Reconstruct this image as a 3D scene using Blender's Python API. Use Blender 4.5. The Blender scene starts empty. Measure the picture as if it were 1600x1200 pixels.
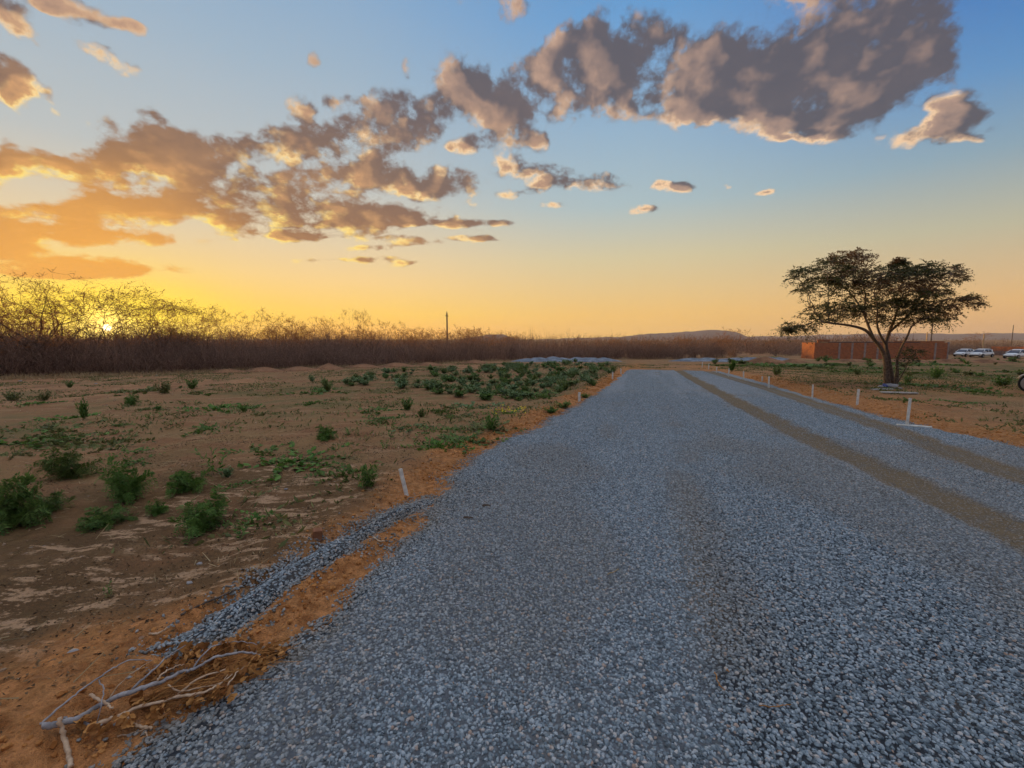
# Gravel road through dry scrubland at sunset
import bpy, math, random
import numpy as np
from mathutils import Vector, Matrix

R = math.radians
random.seed(7)
rng = np.random.default_rng(7)
SC = bpy.context.scene
COL = SC.collection

# ------------------------------------------------------------------ camera
PITCH = R(5.88); CAM_Z = 1.6; FPX = 680.0
cam = bpy.data.cameras.new('camera')
cam_o = bpy.data.objects.new('camera', cam); COL.objects.link(cam_o)
cam_o.location = (0, 0, CAM_Z)
cam_o.rotation_euler = (math.pi / 2 - PITCH, 0, 0)
cam.sensor_width = 36; cam.lens = FPX / 1600 * 36
cam.clip_start = 0.05; cam.clip_end = 20000
SC.camera = cam_o
SC.view_settings.view_transform = 'Standard'
SC.view_settings.look = 'None'
SC.view_settings.exposure = 0.0
SC.view_settings.gamma = 1.0
SC.cycles.max_bounces = 5
SC.cycles.diffuse_bounces = 3
SC.cycles.glossy_bounces = 2
SC.cycles.transmission_bounces = 3
SC.cycles.volume_bounces = 1
SC.cycles.transparent_max_bounces = 8
SC.cycles.use_denoising = True
SC.cycles.use_adaptive_sampling = True; SC.cycles.adaptive_threshold = .02; SC.cycles.adaptive_min_samples = 12

def ray(px, py):
    cx = (px - 800) / FPX; cy = (600 - py) / FPX
    return (cx, math.cos(PITCH) + math.sin(PITCH) * cy, -math.sin(PITCH) + math.cos(PITCH) * cy)

def azel(px, py):
    x, y, z = ray(px, py)
    return math.atan2(x, y), math.atan2(z, math.hypot(x, y))

SUN_AZ, SUN_EL = azel(167, 512)
SUN = (math.sin(SUN_AZ) * math.cos(SUN_EL), math.cos(SUN_AZ) * math.cos(SUN_EL), math.sin(SUN_EL))

# ------------------------------------------------------------------ node helpers
def lin(r, g, b):
    f = lambda c: (c / 255 / 12.92) if c / 255 <= 0.04045 else ((c / 255 + 0.055) / 1.055) ** 2.4
    return (f(r), f(g), f(b), 1.0)

class NT:
    def __init__(s, tree): s.t = tree
    def n(s, kind, **kw):
        nd = s.t.nodes.new('ShaderNode' + kind)
        for k, v in kw.items(): setattr(nd, k, v)
        return nd
    def put(s, sock, v):
        if v is None: return
        if hasattr(v, 'is_linked') or hasattr(v, 'links'): s.t.links.new(v, sock)
        elif hasattr(v, 'outputs'): s.t.links.new(v.outputs[0], sock)
        else:
            if hasattr(sock.default_value, '__len__') and not hasattr(v, '__len__'): v = [v] * len(sock.default_value)
            if hasattr(sock.default_value, '__len__') and len(v) == 3 and len(sock.default_value) == 4: v = (*v, 1)
            sock.default_value = v
    def m(s, op, a, b=None, c=None, clamp=False):
        nd = s.n('Math', operation=op, use_clamp=clamp)
        for i, v in enumerate((a, b, c)): s.put(nd.inputs[i], v)
        return nd.outputs[0]
    def v(s, op, a, b=None):
        nd = s.n('VectorMath', operation=op)
        s.put(nd.inputs[0], a)
        if op == 'SCALE': s.put(nd.inputs['Scale'], b)
        elif b is not None: s.put(nd.inputs[1], b)
        return nd.outputs['Value'] if op in ('DOT_PRODUCT', 'LENGTH', 'DISTANCE') else nd.outputs[0]
    def rng(s, x, a, b, c=0.0, d=1.0, smooth=True):
        nd = s.n('MapRange'); nd.interpolation_type = 'SMOOTHSTEP' if smooth else 'LINEAR'
        for i, v in enumerate((x, a, b, c, d)): s.put(nd.inputs[i], v)
        return nd.outputs[0]
    def mix(s, f, a, b, mode='MIX'):
        nd = s.n('Mix'); nd.data_type = 'RGBA'; nd.blend_type = mode
        s.put(nd.inputs[0], f); s.put(nd.inputs[6], a); s.put(nd.inputs[7], b)
        return nd.outputs[2]
    def ramp(s, x, stops, interp='LINEAR'):
        nd = s.n('ValToRGB'); cr = nd.color_ramp; cr.interpolation = interp
        while len(cr.elements) > 1: cr.elements.remove(cr.elements[-1])
        cr.elements[0].position = stops[0][0]; cr.elements[0].color = stops[0][1]
        for p, c in stops[1:]:
            e = cr.elements.new(p); e.color = c
        s.put(nd.inputs[0], x); return nd.outputs[0]
    def noise(s, vec, scale, detail=4, rough=0.55, dist=0.0, color=False):
        nd = s.n('TexNoise'); s.put(nd.inputs['Vector'], vec)
        s.put(nd.inputs['Scale'], scale); s.put(nd.inputs['Detail'], detail)
        s.put(nd.inputs['Roughness'], rough); s.put(nd.inputs['Distortion'], dist)
        return nd.outputs['Color' if color else 'Fac']

# ------------------------------------------------------------------ world: dusk sky with broken cloud
# every cloud mass: (x, y, half width, half height, tilt in degrees, weight)
CLOUDS = [
 (1240,100,215,105,-8,1.0),(1390,50,105,85,0,.8),(1100,95,95,90,10,.85),(1060,165,75,40,10,.7),(1235,175,120,42,-4,.8),
 (1330,130,150,75,0,.8),(1150,150,120,55,5,.7),(1440,110,60,50,0,.4),
 (935,85,80,72,-10,1.0),(858,100,62,40,-5,1.0),(965,140,55,60,0,.8),(872,155,42,50,0,.75),(905,60,40,30,0,.5),
 (742,140,78,52,10,1.0),(792,195,55,48,20,.95),(700,150,45,30,-10,.6),(735,225,32,16,0,.7),(835,220,22,18,0,.55),
 (628,188,72,44,0,.95),(590,165,28,26,0,.5),(540,185,35,35,0,.8),(463,170,28,22,0,.8),(510,158,14,16,0,.6),(545,150,14,14,0,.5),
 (560,262,95,46,0,1.0),(600,285,45,28,0,.6),(632,112,13,18,0,.6),(488,94,13,14,0,.6),
 (190,238,72,48,0,1.05),(262,235,52,42,0,1.0),(315,235,46,38,0,.95),(455,222,72,36,0,.95),(385,225,40,26,0,.75),(420,255,60,28,0,.6),
 (270,302,150,36,3,.85),(430,300,120,36,5,.8),(205,335,115,26,0,.85),(330,335,80,20,0,.6),(120,330,60,18,0,.6),
 (690,285,72,27,0,1.0),(672,300,45,16,0,.6),(835,268,66,22,8,1.0),(855,292,42,14,0,.8),(815,302,40,12,0,.6),(933,285,36,16,6,.95),
 (980,290,12,8,0,.6),(1058,294,38,9,0,.75),(1035,290,16,8,0,.5),(1005,328,27,8,0,.8),(1190,301,17,6,0,.7),(1135,290,10,6,0,.5),(863,322,22,7,0,.7),
 (85,255,75,22,10,.9),(15,272,50,28,0,1.0),(0,230,22,20,0,.4),(165,262,30,16,0,.5),
 (60,340,100,20,8,.9),(-60,320,110,34,0,.8),(170,372,160,13,4,1.0),(30,372,130,22,0,.9),(-80,380,160,30,0,.8),
 (60,412,215,20,3,1.35),(190,420,110,11,4,1.0),(-140,412,150,30,0,1.0),
 (500,350,150,22,-2,1.0),(430,370,90,11,0,.8),(600,345,70,20,0,.9),(560,325,70,18,0,.7),(640,335,40,18,0,.7),(705,333,24,18,0,.7),(740,320,18,10,0,.6),(560,388,60,6,0,.7),
 (700,352,95,8,0,.85),(640,378,55,9,0,.8),(740,375,42,6,0,.75),(790,352,22,8,0,.7),(540,405,75,6,0,.75),(625,412,26,5,0,.6),(470,408,18,5,0,.5),(520,372,80,8,0,.6),
 (1462,205,92,24,-12,1.0),(1510,180,62,17,-8,1.0),(1470,160,60,20,-6,.75),(1290,216,45,14,-10,.8),(1228,217,20,7,0,.7),(1515,218,28,8,0,.6),
 (85,0,45,22,15,1.0),(150,32,75,20,18,.9),(15,25,45,30,20,1.0),(48,58,35,16,40,.7),(200,48,35,14,10,.5),(20,120,42,28,10,.9),(5,150,24,30,0,.8),
 (186,103,48,19,33,1.05),(238,181,28,12,15,.85),(30,160,20,20,0,.4),(78,165,14,14,0,.5),(800,8,34,28,-20,.8),(745,2,40,12,0,.5),(75,140,12,10,0,.4),
 (-120,80,110,60,0,.8),(-150,220,120,50,0,.8),(1000,-110,160,60,0,.9),(1350,-70,220,60,0,.9),(400,-140,150,50,0,.8),
]
def cloud_group():
    g = bpy.data.node_groups.new('cloud_field', 'ShaderNodeTree')
    g.interface.new_socket('Dir', in_out='INPUT', socket_type='NodeSocketVector')
    g.interface.new_socket('Field', in_out='OUTPUT', socket_type='NodeSocketFloat')
    g.interface.new_socket('Soft', in_out='OUTPUT', socket_type='NodeSocketFloat')
    T = NT(g); gi = g.nodes.new('NodeGroupInput'); go = g.nodes.new('NodeGroupOutput')
    d = gi.outputs[0]
    sp = T.n('SeparateXYZ'); T.put(sp.inputs[0], d)
    az = T.m('ARCTAN2', sp.outputs[0], sp.outputs[1]); el = T.m('ARCSINE', sp.outputs[2])
    cb = T.n('CombineXYZ'); T.put(cb.inputs[0], az); T.put(cb.inputs[1], el)
    # flatten the structure towards the horizon as a cloud deck seen from below does
    zz = T.m('MULTIPLY', sp.outputs[2], 1.0); k = T.m('DIVIDE', 2.2, T.m('ADD', T.m('MAXIMUM', zz, 0.0), 0.75))
    nv = T.n('CombineXYZ'); T.put(nv.inputs[0], sp.outputs[0]); T.put(nv.inputs[1], sp.outputs[1]); T.put(nv.inputs[2], T.m('MULTIPLY', sp.outputs[2], k))
    wn = T.noise(nv, 7.0, 4, .6, color=True)
    w2 = T.v('SCALE', T.v('SUBTRACT', wn, (.5, .5, .5)), .06)
    w2 = T.v('MULTIPLY', w2, (1, .55, 0))
    p = T.v('ADD', cb, w2)
    acc = None
    for (x, y, a, b, rot, wt) in CLOUDS:
        A, E = azel(x, y)
        A1, E1 = azel(x + a, y); A0, E0 = azel(x - a, y)
        sx = math.hypot(A1 - A0, (E1 - E0)) / 2
        base = math.atan2(E1 - E0, A1 - A0)
        A2, E2 = azel(x, y + b); A3, E3 = azel(x, y - b)
        sy = math.hypot(A2 - A3, E2 - E3) / 2
        mp = T.n('Mapping'); mp.vector_type = 'TEXTURE'; T.put(mp.inputs[0], p)
        mp.inputs['Location'].default_value = (A, E, 0)
        mp.inputs['Rotation'].default_value = (0, 0, base - R(rot))
        mp.inputs['Scale'].default_value = (sx * 1.28, sy * 1.28, 1)
        gr = T.n('TexGradient'); gr.gradient_type = 'SPHERICAL'; T.put(gr.inputs[0], mp)
        acc = T.m('MULTIPLY', gr.outputs[1], wt) if acc is None else T.m('MULTIPLY_ADD', gr.outputs[1], wt, acc)
    acc = T.m('MULTIPLY', T.m('MINIMUM', acc, 1.08), .90)
    n1 = T.noise(nv, 15.0, 3, .5)
    n2 = T.noise(nv, 40.0, 8, .66)
    on = T.m('MINIMUM', T.m('MULTIPLY', acc, 4.0), 1.0)
    a1 = T.m('MULTIPLY', T.m('SUBTRACT', n1, .5), 2.2)
    soft = T.m('MULTIPLY_ADD', a1, on, acc)
    nn = T.m('MULTIPLY', T.m('SUBTRACT', n2, .5), 1.45)
    T.put(go.inputs[0], T.m('MULTIPLY_ADD', nn, on, soft))
    T.put(go.inputs[1], T.m('MULTIPLY_ADD', nn, .25, soft))
    return g

world = bpy.data.worlds.new('World'); SC.world = world; world.use_nodes = True
W = NT(world.node_tree); world.node_tree.nodes.clear()
wo = W.n('OutputWorld'); bg = W.n('Background'); W.put(wo.inputs[0], bg)
tc = W.n('TexCoord'); D = W.v('NORMALIZE', tc.outputs['Generated'])
sp = W.n('SeparateXYZ'); W.put(sp.inputs[0], D)
elev = W.m('DIVIDE', W.m('ARCSINE', sp.outputs[2]), math.pi / 2)          # -1..1
cosang = W.v('DOT_PRODUCT', D, SUN)
ang = W.m('ARCCOSINE', W.m('MINIMUM', cosang, .99999))                          # radians from the sun
azd = W.m('ABSOLUTE', W.m('ARCTAN2', W.v('DOT_PRODUCT', D, (math.cos(SUN_AZ), -math.sin(SUN_AZ), 0)), W.v('DOT_PRODUCT', D, (math.sin(SUN_AZ), math.cos(SUN_AZ), 0))))
e9 = lambda d: d / 90
far = W.ramp(elev, [(0, lin(214,166,118)),(e9(3.5), lin(224,180,124)),(e9(10), lin(184,180,156)),(e9(16), lin(136,162,178)),(e9(22), lin(92,142,192)),(e9(30), lin(52,110,182)),(e9(45), lin(60,104,168)),(e9(58), (.80,.84,.92,1)),(e9(75), (1.12,1.10,1.08,1)),(1, (1.15,1.12,1.08,1))])  # stops overhead, out of view, raised in all ramps as added ground fill
mid = W.ramp(elev, [(0, lin(240,190,108)),(e9(3), lin(238,192,116)),(e9(10), lin(210,196,158)),(e9(16), lin(170,188,192)),(e9(24), lin(146,176,200)),(e9(34), lin(104,156,206)),(e9(50), lin(72,118,180)),(e9(58), (.80,.84,.92,1)),(e9(75), (1.12,1.10,1.08,1)),(1, (1.15,1.12,1.08,1))])
near = W.ramp(elev, [(0, lin(255,176,56)),(e9(3), lin(255,206,96)),(e9(7), lin(246,208,140)),(e9(11), lin(226,204,166)),(e9(18), lin(184,190,190)),(e9(28), lin(156,178,196)),(e9(38), lin(128,164,200)),(e9(55), lin(76,120,178)),(e9(58), (.80,.84,.92,1)),(e9(75), (1.12,1.10,1.08,1)),(1, (1.15,1.12,1.08,1))])
clear = W.mix(W.rng(azd, R(18), R(58)), near, mid)
clear = W.mix(W.rng(azd, R(55), R(96)), clear, far)
behind = W.ramp(elev, [(0, lin(136,112,104)),(e9(8), lin(136,122,122)),(e9(25), lin(146,152,168)),(e9(58), (.80,.84,.92,1)),(e9(75), (1.12,1.10,1.08,1)),(1, (1.15,1.12,1.08,1))])
clear = W.mix(W.rng(azd, R(105), R(160)), clear, behind)
# aureole: wide orange, tight yellow
fl = W.v('MULTIPLY', W.v('SUBTRACT', D, SUN), (1, 1, 2.1)); rad = W.v('LENGTH', fl)
g1 = W.m('POWER', 2.718, W.m('MULTIPLY', W.m('POWER', W.m('DIVIDE', rad, .20), 2.0), -1.0))
g2 = W.m('POWER', 2.718, W.m('MULTIPLY', W.m('POWER', W.m('DIVIDE', rad, .125), 2.0), -1.0))
clear = W.mix(W.m('MULTIPLY', g1, .90), clear, lin(255, 216, 34))
clear = W.mix(W.m('MULTIPLY', g2, .95), clear, (1.4, 1.02, .05, 1))
g3 = W.m('POWER', 2.718, W.m('MULTIPLY', W.m('POWER', W.m('DIVIDE', ang, .028), 2.0), -1.0))
clear = W.mix(W.m('MULTIPLY', g3, .9), clear, (3.0, 2.2, .45, 1))
# clouds
grp = cloud_group()
def field(v):
    n = W.n('Group'); n.node_tree = grp; W.put(n.inputs[0], v); return n.outputs
F0, S0 = field(D)
tosun = W.v('NORMALIZE', W.v('SUBTRACT', (SUN[0], SUN[1], SUN[2] + .12), W.v('SCALE', D, .6)))
F1, S1 = field(W.v('NORMALIZE', W.v('ADD', D, W.v('SCALE', tosun, .040))))
alpha = W.rng(F0, .13, .68)
edge = W.rng(W.m('SUBTRACT', S0, S1), -.05, .62)
nearf = W.m('MULTIPLY', W.rng(ang, R(72), R(14)), W.rng(elev, e9(32), e9(18), .10, 1.0))
lowf = W.rng(elev, e9(19), e9(7))
dark = W.mix(nearf, lin(92, 88, 96), lin(124, 94, 78))
dark = W.mix(W.m('MULTIPLY', lowf, W.rng(ang, R(70), R(20), .3, 1.0)), dark, lin(160, 110, 72))
warm = W.mix(nearf, lin(196, 160, 138), lin(214, 158, 104))
warm = W.mix(W.m('MULTIPLY', lowf, W.rng(ang, R(70), R(20), .3, 1.0)), warm, lin(236, 178, 104))
bn = W.noise(W.v('MULTIPLY', D, (1, 1, 2.0)), 7.5, 7, .56, .2)
tone = W.m('ADD', W.m('MULTIPLY', edge, .85), W.m('MULTIPLY', W.rng(bn, .42, .74), W.m('MULTIPLY_ADD', nearf, .26, .06)), clamp=True)
tone = W.m('MULTIPLY', tone, W.rng(F0, 1.5, .6, .40, 1.0))
body = W.mix(tone, dark, warm)
body = W.mix(W.m('MULTIPLY', W.rng(ang, R(20), R(6)), .85), body, lin(246, 170, 66))
thin = W.rng(F0, .86, .40)
lit = W.m('MULTIPLY', W.m('MULTIPLY', edge, W.rng(elev, e9(29), e9(18), .35, 1.9)), thin, clamp=True)
litc = W.mix(W.m('MULTIPLY', W.rng(ang, R(60), R(12)), W.rng(elev, e9(26), e9(10), .2, 1.0)), lin(246, 206, 162), lin(255, 222, 104))
cloud = W.mix(lit, body, litc)
dens = W.m('MULTIPLY', alpha, .97)
sky = W.mix(dens, clear, cloud)
# the disc itself
disc = W.rng(ang, .0066, .0038)
sky = W.mix(disc, sky, (9, 7.4, 4.2, 1))
# below the horizon: dull earth
sky = W.mix(W.rng(elev, -.002, -.03), sky, lin(96, 78, 66))
nish = W.n('TexSky'); nish.sky_type = 'NISHITA'; nish.sun_disc = False
nish.sun_elevation = SUN_EL; nish.sun_rotation = SUN_AZ; nish.dust_density = 2.0
tot = W.mix(1.0, sky, W.v('MINIMUM', W.v('SCALE', nish, .02), (.03, .025, .02)), 'ADD')
W.put(bg.inputs[0], tot); bg.inputs[1].default_value = 1.0
world.cycles.sampling_method = 'NONE'

sun = bpy.data.lights.new('sun', 'SUN'); sun_o = bpy.data.objects.new('sun', sun); COL.objects.link(sun_o)
sun.energy = 5.0; sun.angle = R(0.6); sun.color = (1.0, .60, .20)
sun_o.rotation_euler = Vector((-SUN[0], -SUN[1], -math.tan(R(2.2)))).to_track_quat('-Z', 'Y').to_euler()

# ------------------------------------------------------------------ numpy noise and mesh helpers
def _h(ix, iy, seed):
    h = (ix.astype(np.int64) * 374761393 + iy.astype(np.int64) * 668265263 + seed * 974634777) & 0xffffffff
    h = ((h ^ (h >> 13)) * 1274126177) & 0xffffffff
    h = (h ^ (h >> 16)) & 0xffffff
    return h / float(0xffffff)
def vnoise(x, y, seed=0):
    x = np.asarray(x, float); y = np.asarray(y, float)
    xi = np.floor(x); yi = np.floor(y); fx = x - xi; fy = y - yi
    fx = fx * fx * fx * (fx * (fx * 6 - 15) + 10); fy = fy * fy * fy * (fy * (fy * 6 - 15) + 10)
    a = _h(xi, yi, seed); b = _h(xi + 1, yi, seed); c = _h(xi, yi + 1, seed); d = _h(xi + 1, yi + 1, seed)
    return (a * (1 - fx) + b * fx) * (1 - fy) + (c * (1 - fx) + d * fx) * fy
def fbm(x, y, oct=4, seed=0, gain=.5):
    x = np.asarray(x, float); y = np.asarray(y, float)
    t = 0; a = 1; n = 0
    for i in range(oct):
        t = t + a * vnoise(x * 2 ** i + i * 17.3, y * 2 ** i - i * 9.1, seed + i); n += a; a *= gain
    return t / n
def sstep(a, b, x):
    t = np.clip((np.asarray(x, float) - a) / (b - a), 0, 1); return t * t * (3 - 2 * t)

def z0(x, y):
    r = np.hypot(x, y); d = np.log1p(np.exp(np.clip((r - 10) / 3, -30, 30))) * 3
    return -3.2 * (1 - np.exp(-d / 115.0))

def P0(px, py, f=None):
    "ground point seen at a photo pixel"
    f = f or z0
    dx, dy, dz = ray(px, py)
    t = 0.5
    lo = 0.3; hi = 600.0
    prev = lo
    ts = np.geomspace(0.5, 900, 900)
    h = CAM_Z + ts * dz - f(ts * dx, ts * dy)
    k = np.argmax(h < 0) if (h < 0).any() else len(ts) - 1
    k = max(k, 1); a, b = ts[k - 1], ts[k]
    for _ in range(30):
        m = (a + b) / 2
        if CAM_Z + m * dz - float(f(np.array(m * dx), np.array(m * dy))) < 0: b = m
        else: a = m
    return (a * dx, a * dy)

# road frame: s along the road, t across (to the right)
U = np.array([.305, .9524]); NRM = np.array([.9524, -.305])
def st(x, y): return x * U[0] + y * U[1], x * NRM[0] + y * NRM[1]
def edge_tab(pix):
    q = np.array([st(*P0(*p)) for p in pix]); q = q[np.argsort(q[:, 0])]; return q
LEFT = edge_tab([(140,1199),(300,1085),(430,1002),(560,888),(660,800),(700,742),(780,692),(860,655),(905,630),(950,600),(985,573)])
RIGHT = edge_tab([(1600,697),(1480,672),(1420,660),(1345,640),(1270,619),(1200,598),(1120,578),(1092,572)])
S_END = 33.0
def left_t(s): return np.interp(s, LEFT[:, 0], LEFT[:, 1])
def right_t(s): return np.interp(s, RIGHT[:, 0], RIGHT[:, 1])
def polydist(x, y, pts):
    best = np.full(np.shape(x), 1e9); along = np.zeros(np.shape(x))
    for (x0, y0), (x1, y1) in zip(pts[:-1], pts[1:]):
        ux, uy = x1 - x0, y1 - y0; L = ux * ux + uy * uy
        k = np.clip(((x - x0) * ux + (y - y0) * uy) / L, 0, 1)
        d = np.hypot(x - x0 - k * ux, y - y0 - k * uy)
        best = np.minimum(best, d)
    return best
WINDROW = [P0(*p) for p in [(668,782),(610,808),(560,836),(480,882),(400,936),(340,982),(300,1008)]]
GAP = [P0(*p) for p in [(655,812),(600,838),(540,885),(470,940),(400,990),(330,1040)]]
TRACK_A = [P0(*p) for p in [(1900,990),(1600,838),(1400,745),(1250,678),(1150,627),(1080,590),(1052,574)]]
TRACK_B = [P0(*p) for p in [(1900,850),(1600,745),(1500,712),(1400,674),(1300,640),(1200,607),(1100,578),(1085,573)]]

for T__ in (TRACK_A, TRACK_B):
    (ax_, ay_), (bx2, by2) = T__[0], T__[1]; T__.insert(0, (ax_ + (ax_ - bx2) * 3, ay_ + (ay_ - by2) * 3))
def inside(x, y):
    "metres inside the gravel sheet, negative outside, with a ragged edge"
    s, t = st(x, y)
    e = np.minimum(t - left_t(s), right_t(s) - t)
    e = np.minimum(e, (S_END - s) * .5)
    e = e + (fbm(x * 2.2, y * 2.2, 3, 5) - .5) * .34 + (fbm(x * 9, y * 9, 2, 6) - .5) * .10
    return e
def windrow(x, y): return .165 - polydist(x, y, WINDROW) + (fbm(x * 5, y * 5, 3, 15) - .5) * .12
def gravelness(x, y):
    e = inside(x, y)
    w = windrow(x, y)
    gp = .06 + .16 * sstep(4.4, 2.5, np.hypot(x, y)) - polydist(x, y, GAP) + (fbm(x * 6, y * 6, 3, 18) - .5) * .16
    e = np.where(gp > 0, np.minimum(e, -gp * 1.2 + .02), e)
    e2 = np.maximum(e, w * 1.2)
    return e2
def bank(x, y):
    s, t = st(x, y)
    el = left_t(s) - t; er = t - right_t(s)
    far = sstep(45, 30, s)
    l = np.exp(-((el - .55) / .42) ** 2) * .07 * (0.5 + fbm(x * 1.7, y * 1.7, 3, 31))
    r = (sstep(.0, .9, er) * .10 + np.exp(-((er - .5) / .4) ** 2) * .07 * (fbm(x * 1.7, y * 1.7, 3, 32) + .4))
    return np.where(el > -.3, l, 0) * far + np.where(er > -.3, r, 0) * far
def ground_h(x, y):
    x = np.asarray(x, float); y = np.asarray(y, float)
    r = np.hypot(x, y)
    e = inside(x, y)
    out = sstep(-.05, -.7, e)
    fade = sstep(260, 40, r)
    clod = 1.5 * sstep(-1.3, -.1, e) * sstep(.2, -.1, e)
    z = z0(x, y) - .035
    z = z + bank(x, y)
    z = z + out * ((fbm(x * .35, y * .35, 4, 3) - .5) * .22 * fade + (fbm(x * 1.6, y * 1.6, 4, 4) - .5) * .06 * fade)
    z = z + (fbm(x * 8, y * 8, 3, 9) - .5) * (.014 + .05 * clod) * sstep(22, 8, r)
    z = z + (fbm(x * 22, y * 22, 2, 10) - .5) * (.008 + .022 * clod) * sstep(12, 4, r)
    wr = sstep(-.03, .06, windrow(x, y)); z = z * (1 - wr) + (z0(x, y) - .02) * wr
    return z
def road_h(x, y):
    g = gravelness(x, y)
    s, t = st(x, y)
    z = z0(x, y) - .075 + .075 * sstep(-.10, .22, g)
    z = z + (fbm(t * 1.4 + 40, s * .08, 3, 41) - .5) * .035
    ta = polydist(x, y, TRACK_A); tb = polydist(x, y, TRACK_B)
    z = z - .022 * sstep(.34, .15, ta) - .022 * sstep(.32, .12, tb) + .012 * np.exp(-((ta - .40) / .1) ** 2)
    z = z + (fbm(x * 6, y * 6, 3, 44) - .5) * .012
    z = z + .045 * sstep(-.02, .15, windrow(x, y)) * sstep(.05, -.15, inside(x, y))
    return z
def surf(x, y):
    return np.where(gravelness(x, y) > 0, np.maximum(road_h(x, y), ground_h(x, y)), ground_h(x, y))
def P(px, py):
    x, y = P0(px, py, surf); return Vector((x, y, float(surf(np.array(x), np.array(y)))))
def on_ground(x, y, dz=0.0): return Vector((x, y, float(surf(np.array(x), np.array(y))) + dz))

def mesh_np(name, V, F, mats=(), uv=None, smooth=False, attrs=None, midx=None):
    "V (n,3); F (m,k) or list of such arrays with k = 3 or 4"
    me = bpy.data.meshes.new(name)
    V = np.asarray(V, np.float32).reshape(-1, 3)
    Fs = F if isinstance(F, list) else [F]
    Fs = [np.asarray(f, np.int32) for f in Fs if len(f)]
    me.vertices.add(len(V)); me.vertices.foreach_set('co', V.ravel())
    loops = np.concatenate([f.ravel() for f in Fs]); me.loops.add(len(loops)); me.loops.foreach_set('vertex_index', loops)
    tot = np.concatenate([np.full(len(f), f.shape[1], np.int32) for f in Fs]); me.polygons.add(len(tot))
    start = np.concatenate([[0], np.cumsum(tot)[:-1]]).astype(np.int32)
    me.polygons.foreach_set('loop_start', start); me.polygons.foreach_set('loop_total', tot)
    if midx is not None: me.polygons.foreach_set('material_index', np.asarray(midx, np.int32))
    me.polygons.foreach_set('use_smooth', np.full(len(tot), smooth))
    for k, a in (attrs or {}).items():
        at = me.attributes.new(k, 'FLOAT', 'POINT'); at.data.foreach_set('value', np.asarray(a, np.float32))
    me.update(calc_edges=True); me.validate(verbose=False)
    for m in mats: me.materials.append(m)
    return me

def tag(o, label=None, cat=None, group=None, kind=None):
    if label: o['label'] = label
    if cat: o['category'] = cat
    if group: o['group'] = group
    if kind: o['kind'] = kind
    return o
def link(name, me, parent=None, loc=None, rz=0, sc=None):
    o = bpy.data.objects.new(name, me); COL.objects.link(o)
    if parent: o.parent = parent
    if loc is not None: o.location = loc
    if rz: o.rotation_euler = (0, 0, rz)
    if sc is not None: o.scale = (sc, sc, sc) if not hasattr(sc, '__len__') else sc
    return o
def empty(name, loc, rz=0, sc=None):
    return link(name, None, None, loc, rz, sc)

def mat(name, rough=.85, spec=.3):
    m = bpy.data.materials.new(name); m.use_nodes = True
    nt = m.node_tree; b = nt.nodes['Principled BSDF']
    b.inputs['Roughness'].default_value = rough; b.inputs['Specular IOR Level'].default_value = spec
    return m, NT(nt), b
def flat_mat(name, c1, c2, scale=8, rough=.85, spec=.3, bump=0.0, bscale=30, coord='Object'):
    m, T, b = mat(name, rough, spec)
    tc = T.n('TexCoord'); n = T.noise(tc.outputs[coord], scale, 4, .6)
    T.put(b.inputs['Base Color'], T.mix(T.rng(n, .3, .7), c1, c2))
    if bump:
        bn = T.n('Bump'); bn.inputs['Strength'].default_value = 1; bn.inputs['Distance'].default_value = bump
        T.put(bn.inputs['Height'], T.noise(tc.outputs[coord], bscale, 4, .6)); T.put(b.inputs['Normal'], bn)
    return m

def grid_faces(nx, ny):
    i = np.arange(nx - 1)[None, :] + nx * np.arange(ny - 1)[:, None]; i = i.ravel()
    return np.stack([i, i + 1, i + nx + 1, i + nx], 1)
def spaced(a, b, h0, growth, centre, fineA, fineB):
    "coordinates: step h0 on [fineA, fineB], growing outside"
    mid = list(np.arange(fineA, fineB, h0))
    up = []; v = mid[-1]; h = h0
    while v < b: h *= growth; v += h; up.append(v)
    dn = []; v = mid[0]; h = h0
    while v > a: h *= growth; v -= h; dn.append(v)
    return np.array(dn[::-1] + mid + up)

# ------------------------------------------------------------------ materials of the ground
def attr(T, name):
    a = T.n('Attribute'); a.attribute_name = name; return a.outputs['Fac']

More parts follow.
